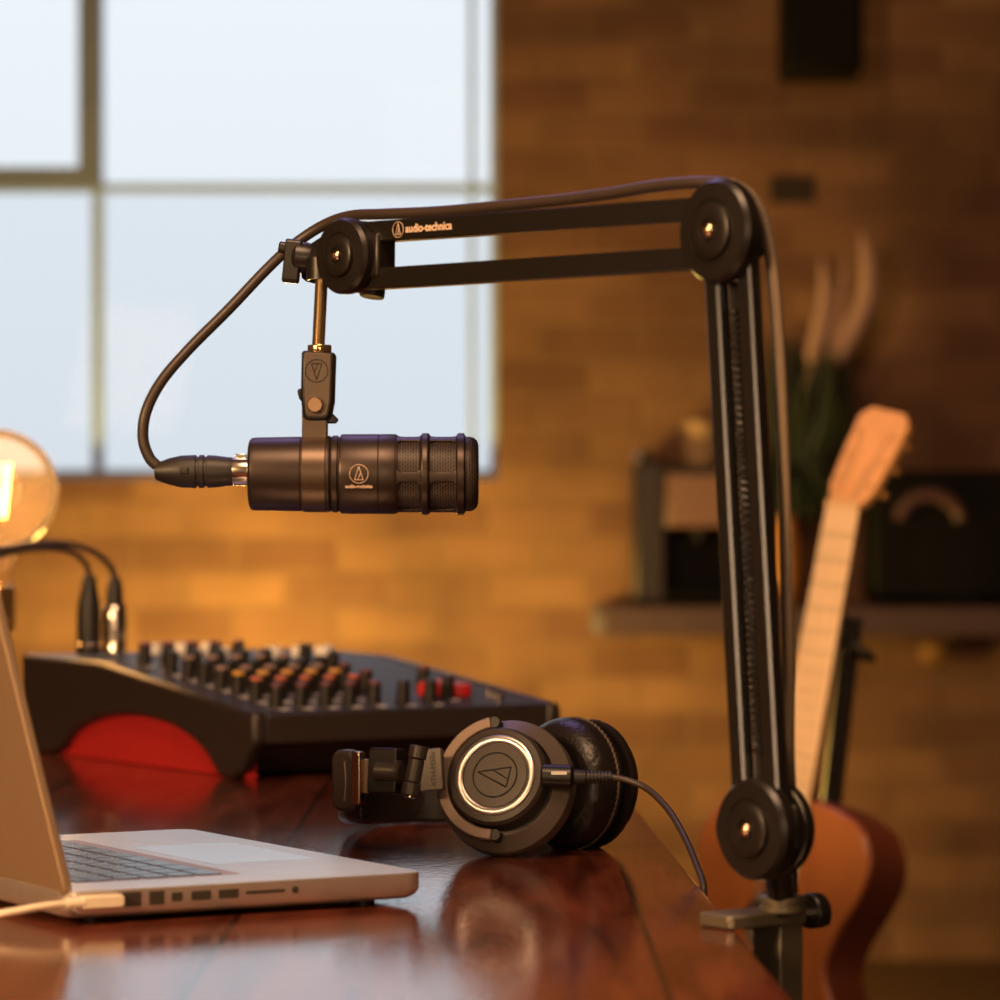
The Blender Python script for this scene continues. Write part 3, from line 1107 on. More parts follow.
bm.faces.new(rings[0][::-1])
bm.faces.new(rings[-1])
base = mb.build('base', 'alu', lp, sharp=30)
for x in (.03, LD - .03):
    for y in (.03, LW - .03):
        MB().cyl((x, y, 0), (x, y, .0042), .008, seg=16).build('rubber_foot', 'rubber', lp)
zk = .0208
mb = MB().prism(rrect(.112, .272, .003, 4, .085, LW / 2), zk - .0002, zk + .00015)
kw = mb.build('keyboard_well', 'keywell', lp)
krows = [(.033, .009, 14), (.047, .0155, 14), (.0655, .0155, 14), (.084, .0155, 13), (.1025, .0155, 12), (.121, .0155, 8)]
protok = None
keym = {}
for x, h, nk in krows:
    pitch = .268 / nk
    for k in range(nk):
        w = pitch - .003
        key_ = (round(h, 4), nk)
        if key_ not in keym:
            ko = MB().prism(rrect(h, w, .0015, 3), 0, .0008).build('key', 'keycap', kw)
            keym[key_] = ko
        else:
            ko = keym[key_].copy()
            COL.objects.link(ko)
            ko.parent = kw
        ko.location = (x, LW / 2 - .134 + pitch * (k + .5), zk + .0001)
MB().prism(rrect(.076, .14, .004, 4, .190, LW / 2), zk - .0002, zk + .0001).build('trackpad', 'pad', lp)
# lid
th = R(14.5)
hx = .008
Ld = Vector((-math.sin(th), 0, math.cos(th)))
Ln = Vector((-math.cos(th), 0, -math.sin(th)))      # back of the lid
lm = Matrix((Ld, Vector((0, 1, 0)), Ln)).transposed().to_4x4()
lm.translation = Vector((hx, LW / 2, zk - .004))
LH = .243
mb = MB().prism(rrect(LH, LW, .010, 8, LH / 2 + .001, 0), 0, .0062, lm)
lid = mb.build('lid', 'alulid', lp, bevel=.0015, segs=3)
MB().prism(rrect(LH - .006, LW - .006, .008, 6, LH / 2 + .001, 0), -.0006, .0004, lm).build('display', 'screen', lid)
MB().cyl((hx + .002, .04, zk - .003), (hx + .002, LW - .04, zk - .003), .0055, seg=16).build('hinge', 'port', lp)


def pxx(px):
    return (px - 72) / (418 - 62) * LD


mb = MB()
zc_ = .0142
def port(x0, x1, h, nm, zc=zc_):
    a, b = pxx(x0), pxx(x1)
    MB().prism(rrect(b - a, h, min(.0008, h / 3)), -.0003, .004, frame(((a + b) / 2, 0, zc), (0, 1, 0), (1, 0, 0))).build(nm, 'port', base)
port(126.5, 145, .0088, 'network_port')
port(152.5, 167, .0085, 'square_port')
port(174, 184.5, .0055, 'small_port')
port(193, 212, .0056, 'usb_port')
port(219.5, 239, .0056, 'usb_port')
port(246, 285, .0020, 'card_slot')
mb = MB().lathe([(0, 0), (.0023, 0), (.0023, .003), (0, .003)], frame((pxx(295), -.0003, zc_), (0, 1, 0)), 20)
mb.build('audio_jack', 'port', base)
cp_ = thing('charging_cable', 'white charging cable plugged into the side of the laptop', 'cable', (LRL.x, LRL.y, TT), LA)
mb = MB()
mb.prism(rrect(pxx(126) - pxx(86), .0078, .0025), .0002, .0065, frame(((pxx(126) + pxx(86)) / 2, 0, zc_), (0, -1, 0), (1, 0, 0)))
mb.cyl((pxx(90), -.0034, zc_), (pxx(72), -.0036, zc_), .0036, .0030, seg=16)
mb.build('plug', 'wcable', cp_, bevel=.001)
mb = MB()
mb.tube([(pxx(76), -.0036, zc_), (pxx(50), -.005, zc_ - .0005), (pxx(20), -.004, zc_ - .003), (-.06, .004, .008), (-.14, .01, .004), (-.25, .0, .003), (-.42, .03, .003)], .0024, seg=12)
mb.build('cord', 'wcable', cp_)

# ================================================================== mixer
MA = R(32)
mo_ = Vector((-.2345, 3.235, TT))
mw, md_ = .350, .54
mxr = thing('audio_mixer', 'black audio mixer with red inner side panels and rows of knobs', 'mixer', mo_, MA)


def ztop(v):
    return .066 + (.103 - .066) * v / .34 if v < .34 else .103 + .003 * (v - .34) / .15


def side_profile():
    pts = [(0.0, .064), (0.0, .038), (.012, .028), (.028, .010), (.040, .002), (.052, 0), (.066, 0), (.078, .003)]
    for k in range(0, 17):
        a = R(163 - 146 * k / 16)
        # arch from the front foot to the rear foot
        v = .238 - .155 * math.cos(PI - (163 - 146 * k / 16) * PI / 180) * -1
        pts.append((.262 + .186 * math.cos(a), -.010 + .062 * math.sin(a)))
    pts += [(.462, .003), (.475, 0), (.520, 0), (md_, .004), (md_, .106), (.34, .103), (.17, .0845), (.004, .066)]
    return pts


sprof = side_profile()
for u0, u1_ in ((0, .016), (mw - .016, mw)):
    fm = Matrix(((0, 0, 1, 0), (1, 0, 0, 0), (0, 1, 0, 0), (0, 0, 0, 1)))
    MB().prism(sprof, u0, u1_, fm).build('side_cheek', 'mixblack', mxr, bevel=.0045, sharp=30)
for u0, u1_ in ((.012, .022), (mw - .022, mw - .012)):
    fm = Matrix(((0, 0, 1, 0), (1, 0, 0, 0), (0, 1, 0, 0), (0, 0, 0, 1)))
    MB().prism([(.035, .0008), (.50, .0008), (.50, .08), (.10, .06), (.035, .05)], u0, u1_, fm).build('inner_side_panel', 'mixred', mxr)
fm = Matrix(((0, 0, 1, 0), (1, 0, 0, 0), (0, 1, 0, 0), (0, 0, 0, 1)))
MB().prism([(.002, .064), (.002, .036), (.04, .030), (.06, .004), (.10, .001), (.50, .001), (.535, .04), (.535, .103), (.34, .1005), (.004, .0640)], .015, mw - .015, fm).build('chassis', 'mixblack', mxr, bevel=.003)
slope = math.atan2(.037, .34)
tn = Vector((0, -math.sin(slope), math.cos(slope)))
MB().prism([(.006, .0645), (.34, .1012), (.532, .1042), (.532, .1052), (.34, .1022), (.006, .0655)], .017, mw - .017, fm).build('control_panel', 'mixpanel', mxr)
# printed dial marks round the knobs
krow = [.030, .072, .110, .146, .182, .218, .256, .318]
caps = ['capr', 'capo', 'capy', 'capg', 'knob', 'capg', 'knob', 'capr']
kproto = {}


def add_knob(u, v, cap='knob', sc=1.15):
    key_ = (cap, sc)
    loc = Vector((u, v, ztop(v) - .0008))
    if key_ not in kproto:
        k_ = MB().lathe([(0, 0), (.0074 * sc, 0), (.0074 * sc, .0018), (.0064 * sc, .003), (.0057 * sc, .0182 * sc), (0, .0182 * sc)], None, 18).build('knob', 'knob', mxr)
        c_ = MB().lathe([(0, .0168 * sc), (.0055 * sc, .0180 * sc), (.0052 * sc, .0202 * sc), (.004 * sc, .0208 * sc), (0, .0208 * sc)], None, 16).build('knob_cap', cap, k_)
        kproto[key_] = (k_, c_)
    else:
        a, b = kproto[key_]
        k_ = a.copy()
        COL.objects.link(k_)
        k_.parent = mxr
        c_ = b.copy()
        COL.objects.link(c_)
        c_.parent = k_
    k_.location = loc
    k_.rotation_euler = (slope, 0, 0)
    return k_


mk = MB()
for i in range(5):
    u = .040 + i * .0272
    for v, c in zip(krow, caps):
        add_knob(u, v, c)
        for a in range(-150, 151, 50):
            q = Vector((u + .0098 * math.sin(R(a)), v + .0098 * math.cos(R(a)), 0))
            q.z = ztop(q.y) + .0002
            mk.lathe([(0, 0), (.0015, 0), (0, .0004)], frame(q, tn), 6)
        q = Vector((u, v - .017, ztop(v - .017) + .0003))
        mk.box(q, (.010, .0055, .0006), Matrix.Rotation(slope, 3, 'X'))
for (u, v, c) in ((.182, .030, 'knob'), (.213, .030, 'knob'), (.182, .105, 'capr'), (.182, .150, 'capr'), (.182, .200, 'knob'), (.214, .230, 'knob'), (.214, .290, 'knob'), (.246, .052, 'knob'), (.255, .115, 'capr')):
    add_knob(u, v, c)
    q = Vector((u, v - .017, ztop(v - .017) + .0003))
    mk.box(q, (.010, .003, .0006), Matrix.Rotation(slope, 3, 'X'))
for (u, v) in ((.240, .075), (.258, .090), (.270, .068)):
    o = MB().lathe([(0, 0), (.0125, 0), (.0125, .008), (.011, .012), (0, .012)], frame((u, v, ztop(v)), tn), 20).build('push_button', 'redbtn', mxr)
    o['label'] = 'bright red button on the right of the panel'
for (u, v) in ((.300, .040), (.306, .065)):
    MB().lathe([(0, 0), (.006, 0), (.006, .004), (.004, .006), (0, .006)], frame((u, v, ztop(v)), tn), 18).build('push_button', 'nickel', mxr)
mk.build('printed_marks', 'white', mxr)['kind'] = 'stuff'
for (u, v, r) in ((.130, .375, .0085), (.160, .375, .0085), (.215, .36, .0095), (.247, .36, .0095), (.277, .36, .0110), (.12, .46, .011), (.155, .46, .011), (.19, .46, .011)):
    z = ztop(v)
    MB().lathe([(0, .001), (r * .45, .001), (r * .5, .004), (r * .5, .011), (r * .9, .011), (r, .009), (r, 0)], Matrix.Translation((u, v, z)), 20).build('jack_socket', 'white', mxr)


def mpt(u, v, z=None):
    c, s_ = math.cos(MA), math.sin(MA)
    return Vector((mo_.x + u * c - v * s_, mo_.y + u * s_ + v * c, mo_.z + (ztop(v) if z is None else z)))


# two patch cables into the mixer's rear left
pA = mpt(.044, .46)
pB = mpt(.074, .46)
tA = thing('patch_cable', 'dark patch cable with black plug standing leftmost in the mixer', 'cable', pA, 0, 'patch cables in the mixer')
mb = MB().lathe([(0.0, 0.0006), (0.01322, 0.0006), (0.01366, 0.002), (0.01366, 0.008), (0.01299, 0.009), (0.01344, 0.045), (0.01176, 0.058), (0.00952, 0.068), (0.00784, 0.082), (0.00538, 0.086), (0.0, 0.086)], Matrix.Translation(pA), 28)
pl_ = mb.build('plug', 'rubber', tA, off=pA, sharp=30)
MB().lathe([(0.01355, 0.01), (0.01411, 0.0105), (0.01411, 0.0125), (0.01355, 0.013)], Matrix.Translation(pA), 28).build('plug_band', 'boltm', pl_, off=pA)
topA = pA + Vector((0, 0, .085))
MB().tube([topA, topA + Vector((-.004, -.002, .014)), topA + Vector((-.018, -.01, .026)), topA + Vector((-.05, -.03, .030)), topA + Vector((-.10, -.06, .018)), topA + Vector((-.16, -.10, -.02)), topA + Vector((-.20, -.13, -.09)), Vector((pA.x - .225, pA.y - .14, TT + .02)), Vector((pA.x - .28, pA.y - .1, TT + .0045)), Vector((pA.x - .45, pA.y - .05, TT + .0042))], .0034, seg=12).build('cable_jacket', 'cable', tA, off=pA)
tB = thing('patch_cable', 'dark patch cable with shiny metal plug beside the black plug', 'cable', pB, 0, 'patch cables in the mixer')
mb = MB().lathe([(0.0, 0.0006), (0.01322, 0.0006), (0.01366, 0.002), (0.01366, 0.006), (0.0121, 0.01), (0.01344, 0.02), (0.01366, 0.04), (0.01232, 0.052), (0.01098, 0.054), (0.0, 0.054)], Matrix.Translation(pB), 28)
pl_ = mb.build('plug', 'nickel', tB, off=pB, sharp=30)
MB().lathe([(0.0, 0.053), (0.01008, 0.053), (0.00896, 0.07), (0.00694, 0.082), (0.00504, 0.084), (0.0, 0.084)], Matrix.Translation(pB), 24).build('plug_boot', 'rubber', pl_, off=pB)
topB = pB + Vector((0, 0, .083))
MB().tube([topB, topB + Vector((-.004, -.002, .012)), topB + Vector((-.018, -.01, .026)), topB + Vector((-.045, -.025, .036)), topB + Vector((-.085, -.05, .036)), topB + Vector((-.14, -.085, .022)), topB + Vector((-.20, -.12, -.02)), topB + Vector((-.245, -.14, -.10)), Vector((pB.x - .27, pB.y - .15, TT + .015)), Vector((pB.x - .32, pB.y - .12, TT + .0045)), Vector((pB.x - .50, pB.y - .09, TT + .0042))], .0034, seg=12).build('cable_jacket', 'cable', tB, off=pB)

# ================================================================== globe lamp
bc = at(-4, 491, 3.78)
gl = thing('globe_lamp', 'clear globe bulb lamp glowing orange behind the mixer', 'lamp', (bc.x, bc.y, TT))
rb = .0690
pr = [(.0135, -.108), (.015, -.094), (.020, -.078)]
for k in range(22):
    a = R(-68 + 158 * k / 21)
    pr.append((max(rb * math.cos(a), 0), rb * math.sin(a)))
pr[-1] = (0, rb)
MB().lathe(pr, Matrix.Translation(bc), 56, cap=False).build('bulb_glass', 'bulbglass', gl, off=gl.location, sharp=80)
mb = MB()
for k in range(8):
    a = 2 * PI * k / 8
    c, s_ = math.cos(a), math.sin(a)
    mb.tube([bc + Vector((.010 * c, .010 * s_, -.030)), bc + Vector((.016 * c, .016 * s_, .030))], .0007, seg=6, smooth=False)
mb.build('filament', 'filament', gl, off=gl.location)
MB().lathe([(0, -.108), (.008, -.108), (.006, -.07), (.004, -.03), (.0015, .03), (0, .03)], Matrix.Translation(bc), 14).build('filament_stem', 'pane', gl, off=gl.location)
MB().lathe([(0, -.155), (.020, -.155), (.021, -.150), (.021, -.112), (.019, -.106), (.0140, -.104), (.0130, -.108), (0, -.108)], Matrix.Translation(bc), 32).build('socket', 'brass', gl, off=gl.location)
zb = bc.z
MB().lathe([(0, 0), (.060, 0), (.062, .003), (.060, .014), (.050, .018), (.010, .021), (.009, zb - .155 - TT), (0, zb - .155 - TT)], Matrix.Translation((bc.x, bc.y, TT)), 40).build('stand', 'black', gl, off=gl.location)

# ================================================================== guitar on a stand
GL = Vector((.186, .08, .98)).normalized()
GN = Vector((-.58, -.81, .08))
GN = (GN - GL * GN.dot(GL)).normalized()         # the front of the guitar, turned to the camera
GB = at(846, 508, 4.40) - GL * .875
gx = GL.cross(GN).normalized()                    # to the right in the picture
GM = Matrix((gx, GL, GN)).transposed().to_4x4()
GM.translation = GB
gt = thing('acoustic_guitar', 'acoustic guitar with orange brown body and pale neck behind the boom arm', 'guitar', (GB.x, GB.y, GB.z))
GO = gt.location
half = [(0, 0), (.06, .004), (.11, .030), (.145, .075), (.158, .130), (.150, .185), (.120, .235), (.096, .275), (.091, .300), (.100, .335), (.118, .375), (.128, .410), (.126, .440), (.108, .470), (.075, .488), (.035, .496), (0, .497)]
# smooth the half outline
def cat(P, st=5):
    P = [Vector((x, y, 0)) for x, y in P]
    o = []
    for i in range(len(P) - 1):
        p1, p2 = P[i], P[i + 1]
        p0 = P[i - 1] if i else Vector((-P[1].x, P[1].y, 0))
        p3 = P[i + 2] if i + 2 < len(P) else Vector((-P[-2].x, P[-2].y, 0))
        for k in range(st):
            t = k / st
            o.append(.5 * ((2 * p1) + (p2 - p0) * t + (2 * p0 - 5 * p1 + 4 * p2 - p3) * t * t + (-p0 + 3 * p1 - 3 * p2 + p3) * t ** 3))
    o.append(P[-1])
    return [(p.x, p.y) for p in o]
hf = cat(half)
outl = hf + [(-x, y) for x, y in hf[-2:0:-1]]
gd = .098
MB().prism(outl, -gd, 0, GM).build('body_sides', 'gside', gt, off=GO, bevel=.003)
thin = [(x * .985, .25 + (y - .25) * .99) for x, y in outl]
sb = MB().prism(thin, -.001, .004, GM).build('soundboard', 'gback', gt, off=GO, bevel=.003)
MB().prism(thin, -gd - .004, -gd + .001, GM).build('body_back', 'gside', gt, off=GO, bevel=.002)
MB().lathe([(0, 0), (.038, 0), (.038, .0006), (0, .0006)], GM @ Matrix.Translation((0, .335, .0041)), 40).build('sound_hole', 'ebony', sb, off=GO)
MB().prism(rrect(.15, .026, .006, 4, 0, .16), .004, .013, GM).build('bridge', 'ebony', gt, off=GO)
mb = MB()
def neckpt(u, v):
    y = .49 + u * (.875 - .49)
    hw = .0285 - .0050 * u
    dp = .024 - .003 * u
    if u < .12:
        dp += .05 * (1 - u / .12) ** 2
    a = PI * v
    return GM @ Vector((hw * math.cos(a), y, .005 - dp * math.sin(a)))
mb.grid(40, 16, neckpt)
mb.build('neck', 'gside', gt, off=GO, sharp=70)
mb = MB()
mb.prism([(-.0295, .385), (.0295, .385), (.0238, .875), (-.0238, .875)], .0045, .0105, GM)
fb = mb.build('fretboard', 'gneck', gt, off=GO, bevel=.001)
for k in range(1, 19):
    y = .875 - .65 * (1 - 2 ** (-k / 12))
    MB().prism(rrect(.050, .0016, .0005, 2, 0, y), .0102, .0114, GM).build('fret', 'string', fb, off=GO)
MB().prism(rrect(.048, .007, .001, 2, 0, .878), .004, .0130, GM).build('nut', 'cream', gt, off=GO)
hm = GM @ Matrix.Translation((0, .880, .004)) @ Matrix.Rotation(R(-17), 4, 'X') @ Matrix.Rotation(R(-7), 4, 'Z')
hpts = [(-.024, 0), (.024, 0), (.034, .022), (.039, .08), (.039, .125), (.026, .140), (-.026, .140), (-.039, .125), (-.038, .08), (-.034, .022)]
hd_ = MB().prism(hpts, -.012, .004, hm).build('headstock', 'ghead', gt, off=GO, bevel=.003)
for sx in (-1, 1):
    for k in range(3):
        mb = MB()
        y = .030 + k * .036
        mb.cyl(hm @ Vector((sx * .026, y, -.020)), hm @ Vector((sx * .026, y, .006)), .003, seg=12)
        mb.cyl(hm @ Vector((sx * .026, y, -.017)), hm @ Vector((sx * .038, y, -.017)), .0025, seg=10)
        mb.cyl(hm @ Vector((sx * .036, y, -.017)), hm @ Vector((sx * .0425, y, -.017)), .005, seg=12)
        mb.build('tuning_peg', 'hookm', hd_, off=GO)
for k in range(6):
    x = (k - 2.5) * .0072
    MB().tube([GM @ Vector((x * 1.25, .165, .0145)), GM @ Vector((x * .95, .878, .0140)), hm @ Vector(((-1 if k < 3 else 1) * .022, .03 + (k if k < 3 else 5 - k) * .036, .009))], .0005, seg=6, smooth=False).build('string', 'string', gt, off=GO)
# stand
st0 = GM @ Vector((.0, .0, -gd * .5))
gs = thing('guitar_stand', 'dark guitar stand holding the acoustic guitar up by its base and neck', 'stand', (st0.x, st0.y + .12, 0))
SO = gs.location
fy = st0 + Vector((0, .16, 0))
nk = GM @ Vector((.010, .74, -.050))
lowp = GM @ Vector((.010, .02, -gd - .05))
mb = MB()
mb.tube([lowp, nk], .013, seg=16, smooth=False)
mb.build('upright', 'black', gs, off=SO)
mb = MB()
mb.tube([nk - GL * .03, GM @ Vector((.048, .69, -.05)), GM @ Vector((-.001 + .040, .69, .002))], .006, seg=12, smooth=False)
mb.tube([nk - GL * .03, GM @ Vector((-.048, .69, -.05)), GM @ Vector((-.040, .69, .002))], .006, seg=12, smooth=False)
mb.build('neck_yoke', 'black', gs, off=SO)
for dx, dy in ((-.22, -.05), (.2, -.1), (.02, .26)):
    MB().tube([lowp, Vector((fy.x + dx, fy.y + dy, .012))], .010, seg=12, smooth=False).build('leg', 'black', gs, off=SO)
for sx in (-.09, .09):
    p0 = GM @ Vector((sx, .008 if abs(sx) < .05 else .012, -gd))
    q0 = GM @ Vector((sx, -.010, -gd - .03))
    q1 = GM @ Vector((sx, -.010, .03))
    MB().tube([lowp, q0, q1, q1 + GL * .05], .008, seg=12, smooth=False).build('cradle_arm', 'black', gs, off=SO)

# ================================================================== wall shelf and what stands on it
SY = 7.60
sx0, sx1 = at(600, 0, SY).x, 2.0
sz1 = at(0, 606, SY).z
sz0 = at(0, 637, SY).z
sh = thing('wall_shelf', 'thick grey brown wall shelf behind the boom arm and guitar', 'shelf', ((sx0 + sx1) / 2, WY, sz0))
MB().box(((sx0 + sx1) / 2, (SY + WY) / 2, (sz0 + sz1) / 2), (sx1 - sx0, WY - SY, sz1 - sz0)).build('board', 'shelf', sh, off=sh.location, bevel=.008)
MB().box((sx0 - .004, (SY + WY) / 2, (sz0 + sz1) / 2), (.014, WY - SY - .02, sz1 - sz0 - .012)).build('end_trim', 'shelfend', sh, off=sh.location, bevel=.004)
for x in (1.75,):
    MB().prism([(0, 0), (-.22, 0), (0, -.2)], -.015, .015, frame((x, WY, sz0), (1, 0, 0), (0, 1, 0))).build('bracket', 'black', sh, off=sh.location)
# coffee machine
MY = 7.64
cmx = at(632, 0, MY).x
cm = thing('coffee_machine', 'dark brown coffee machine with peach front panel on the shelf left end', 'coffee machine', (cmx + .15, MY + .1, sz1))
CO = cm.location
X = lambda px: at(px, 0, MY).x
Z = lambda py: at(0, py, MY).z
MB().box(((X(634) + X(666)) / 2, MY + .11, (sz1 + Z(462)) / 2), (X(666) - X(634), .22, Z(462) - sz1)).build('side_column', 'mach', cm, off=CO, bevel=.008)
MB().box(((X(666) + X(752)) / 2, MY + .16, (sz1 + Z(465)) / 2), (X(752) - X(666), .12, Z(465) - sz1)).build('rear_housing', 'blackbox', cm, off=CO, bevel=.006)
MB().box(((X(664) + X(752)) / 2, MY + .08, (Z(465) + Z(528)) / 2), (X(752) - X(664), .16, Z(465) - Z(528))).build('brew_head', 'mach', cm, off=CO, bevel=.008)
MB().box(((X(667) + X(746)) / 2, MY - .002, (Z(474) + Z(526)) / 2), (X(746) - X(667), .012, Z(474) - Z(526))).build('front_panel', 'machp', cm, off=CO, bevel=.004)
MB().box(((X(664) + X(752)) / 2, MY + .06, sz1 + .016), (X(752) - X(664), .12, .03)).build('drip_tray', 'blackbox', cm, off=CO, bevel=.004)
MB().lathe([(0, 0), (.028, 0), (.030, .012), (.022, .026), (0, .030)], Matrix.Translation((X(646), MY + .05, Z(462) - .001)), 24).build('lid_knob', 'nickel', cm, off=CO)
MB().lathe([(0, 0), (.016, 0), (.016, .03), (0, .03)], Matrix.Translation((X(700), MY + .05, Z(528) - .028)), 20).build('spout', 'black', cm, off=CO)
cu_ = thing('cream_cup', 'cream cup sitting on top of the coffee machine', 'cup', (X(703), MY + .10, Z(465) + .001))
MB().lathe([(0, 0), (.028, 0), (.034, .01), (.042, .07), (.042, .098), (.039, .098), (.036, .012), (0, .010)], None, 32).build('bowl', 'cream', cu_)
MB().tube([(.040, 0, .085), (.062, 0, .075), (.064, 0, .045), (.038, 0, .03)], .006, seg=10).build('cup_handle', 'cream', cu_)
# amplifier with arched handle
ax0, ax1 = X(872), X(1040)
azt = Z(470)
am = thing('black_amplifier', 'black box amplifier with a pinkish arched handle on the shelf right side', 'amplifier', ((ax0 + ax1) / 2, MY + .11, sz1))
AO = am.location
MB().box(((ax0 + ax1) / 2, MY + .12, (sz1 + azt) / 2 + .004), (ax1 - ax0, .22, azt - sz1 - .008)).build('cabinet', 'blackbox', am, off=AO, bevel=.015)
for x in (ax0 + .04, ax1 - .04):
    MB().cyl((x, MY + .06, sz1), (x, MY + .06, sz1 + .010), .015, seg=16).build('foot', 'rubber', am, off=AO)
mb = MB()
pts = []
cxh, czh = X(930), Z(528)
for k in range(15):
    a = R(165 - 150 * k / 14)
    pts.append((cxh + .072 * math.cos(a), MY - .004, czh + .075 * math.sin(a)))
mb.tube(pts, .016, seg=12)
mb.build('carry_handle', 'handle', am, off=AO)
MB().lathe([(0, 0), (.10, 0), (.10, .006), (.085, .008), (0, .006)], frame((X(960), MY + .012, Z(560)), (0, -1, 0)), 36).build('speaker_grille', 'blackbox', am, off=AO)
# vase with grasses and plumes
vx, vy = X(788), MY + .06
pv = thing('potted_grass', 'dark green grassy plant with pinkish plumes in an amber vase', 'plant', (vx, vy, sz1))
MB().lathe([(0, 0), (.026, 0), (.034, .02), (.038, .09), (.030, .16), (.024, .185), (.026, .20), (.022, .20), (.020, .185), (0, .17)], None, 32).build('vase', 'amber', pv)
mb = MB()
for k in range(95):
    a = random.uniform(0, 2 * PI)
    sp_ = random.uniform(.02, .11)
    h = random.uniform(.22, .46)
    bx_ = Vector((random.uniform(-.014, .014), random.uniform(-.014, .014), .185))
    tx = Vector((.055 + sp_ * math.cos(a), sp_ * math.sin(a) * .7, .185 + h))
    mid = bx_.lerp(tx, .5) + Vector((.0 + .35 * (tx.x - bx_.x), 0, .05))
    pts = [bx_, bx_.lerp(mid, .55), mid, mid.lerp(tx, .55), tx]
    mb.tube(pts, lambda t: .0085 * (1 - t) ** .6 + .001, seg=5, step=3)
    if k % 2 == 0:
        tx2 = Vector((.03 + sp_ * 1.1 * math.cos(a), sp_ * math.sin(a) * .7, .10 + h * .35))
        mb.tube([bx_, bx_.lerp(tx2, .5) + Vector((0, 0, .12)), tx2], lambda t: .008 * (1 - t) ** .6 + .001, seg=5, step=4)
mb.build('foliage', 'leaf', pv)
for (pts, r) in (([(797, 420), (815, 350), (826, 300), (822, 258)], .022), ([(800, 420), (832, 345), (842, 300), (846, 255)], .012), ([(800, 420), (842, 350), (866, 300), (868, 262), (862, 232)], .026)):
    P = [at(px, py, vy) - pv.location for px, py in pts]
    mb = MB()
    mb.tube([Vector((0, 0, .18))] + P[:2], .0025, seg=6)
    q = mb.build('plume_stem', 'plume', pv)
    mb = MB()
    mb.tube([P[1] + (P[0] - P[1]) * .2] + P[1:], lambda t, r=r: max(.002, r * math.sin(PI * min(1, .08 + t * .9)) ** .7), seg=12, step=8)
    mb.build('plume', 'plume', pv)
# coat knob below the shelf
kp = at(930, 652, WY)
tag(MB().lathe([(0, 0), (.012, 0), (.012, .03), (.028, .036), (.032, .05), (.026, .062), (0, .066)], frame((kp.x, WY, kp.z), (0, -1, 0)), 24).build('coat_peg', 'hookm'), 'small round orange brass peg on the brick wall under the shelf', 'peg')
# loudspeaker high on the wall
wsx0, wsx1, wsz = at(784, 0, 7.62).x, at(864, 0, 7.62).x, at(0, 71, 7.62).z
ws = thing('wall_speaker', 'black speaker mounted high on the brick wall', 'speaker', ((wsx0 + wsx1) / 2, WY, wsz))
WO = ws.location
MB().box(((wsx0 + wsx1) / 2, 7.72, wsz + .16), (wsx1 - wsx0, .18, .32)).build('cabinet', 'blackbox', ws, off=WO, bevel=.012)
MB().box(((wsx0 + wsx1) / 2 + .002, 7.628, wsz + .16), (wsx1 - wsx0 - .024, .012, .29)).build('grille', 'blackbox', ws, off=WO, bevel=.006)
MB().box(((wsx0 + wsx1) / 2, 7.875, wsz + .2), (.06, .10, .06)).build('bracket', 'black', ws, off=WO)

# ================================================================== light
w = bpy.data.worlds.new('overcast_sky')
SC.world = w
w.use_nodes = True
nt = w.node_tree
bg = nt.nodes['Background']
tc = nt.nodes.new('ShaderNodeTexCoord')
sp = nt.nodes.new('ShaderNodeSeparateXYZ')
nt.links.new(tc.outputs['Generated'], sp.inputs[0])
rp = nt.nodes.new('ShaderNodeValToRGB')
rp.color_ramp.elements[0].position = .02
rp.color_ramp.elements[0].color = (.84, .885, .93, 1)
rp.color_ramp.elements[1].position = .16
rp.color_ramp.elements[1].color = (.93, .975, 1.0, 1)
nt.links.new(sp.outputs['Z'], rp.inputs['Fac'])
nt.links.new(rp.outputs['Color'], bg.inputs['Color'])
bg.inputs['Strength'].default_value = .97


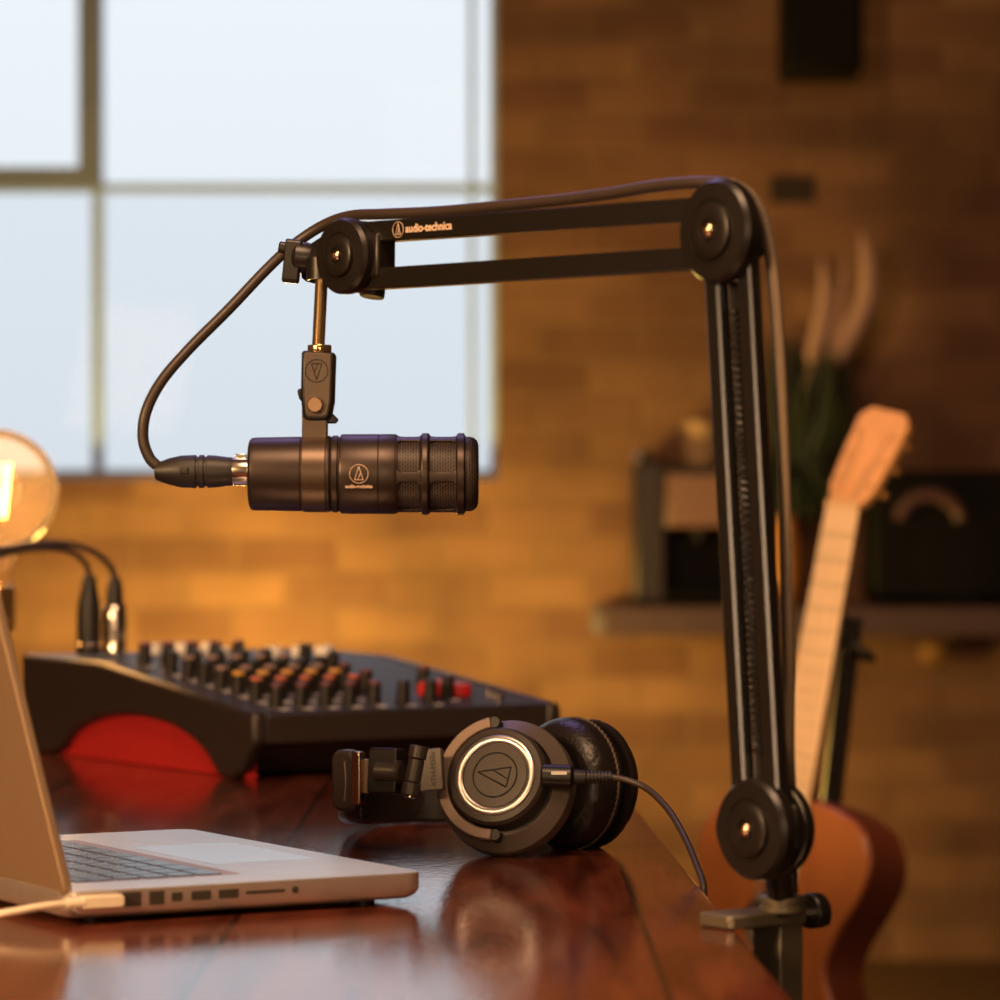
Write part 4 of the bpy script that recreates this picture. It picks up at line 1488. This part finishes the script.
def light(name, kind, loc, power, col, size=.3, target=None, spot=None, blend=.5, sizey=None):
    l = bpy.data.lights.new(name, kind)
    l.energy = power
    l.color = col
    if kind == 'AREA':
        l.size = size
        if sizey:
            l.shape = 'RECTANGLE'
            l.size_y = sizey
    else:
        l.shadow_soft_size = size
    if kind == 'SPOT':
        l.spot_size = R(spot)
        l.spot_blend = blend
    o = bpy.data.objects.new(name, l)
    COL.objects.link(o)
    o.location = loc
    if target is not None:
        o.rotation_euler = (Vector(target) - Vector(loc)).to_track_quat('-Z', 'Y').to_euler()
    return o


po = light('window_portal', 'AREA', ((wx0 + wx1) / 2, 8.25, (wz0 + wz1) / 2), 1, (1, 1, 1), wx1 - wx0, ((wx0 + wx1) / 2, 0, (wz0 + wz1) / 2), sizey=wz1 - wz0)
po.data.cycles.is_portal = True
light('floor_lamp_glow', 'POINT', (-.50, 7.15, .54), 63, (1, .66, .14), .12)
light('bulb_glow', 'POINT', tuple(bc), 3.2, (1, .55, .18), .03)
light('warm_key', 'AREA', (-1.7, .35, 1.75), 78, (1, .58, .27), .6, (-.1, 2.4, .9))
light('warm_front', 'AREA', (.15, -.8, 1.28), 14, (1, .66, .38), .30, (.1, 2.3, 1.1), sizey=.8)
light('warm_overhead', 'AREA', (-.1, 1.25, 2.7), 40, (1, .60, .34), .8, (-.1, 2.4, .9))
light('neck_spot', 'SPOT', (-.9, 1.8, 2.3), 230, (1, .60, .27), .08, (.47, 4.4, 1.02), spot=19, blend=.7)
light('violet_top', 'AREA', (-.3, 3.9, 2.9), 7, (.55, .42, 1), .8, (-.1, 2.6, .8))

# ================================================================== camera
cam = bpy.data.cameras.new('camera')
co = bpy.data.objects.new('camera', cam)
COL.objects.link(co)
co.location = (0, 0, CZ)
co.rotation_euler = (R(90), 0, 0)
cam.sensor_width = 36
cam.lens = F * 36 / 1000
cam.shift_y = (HY - 500) / 1000
cam.clip_start = .05
cam.dof.use_dof = True
cam.dof.focus_distance = 2.40
cam.dof.aperture_fstop = 6.6
cam.dof.aperture_blades = 9
SC.camera = co
SC.view_settings.view_transform = 'Standard'
SC.view_settings.look = 'None'
SC.view_settings.gamma = 1
SC.view_settings.exposure = 0
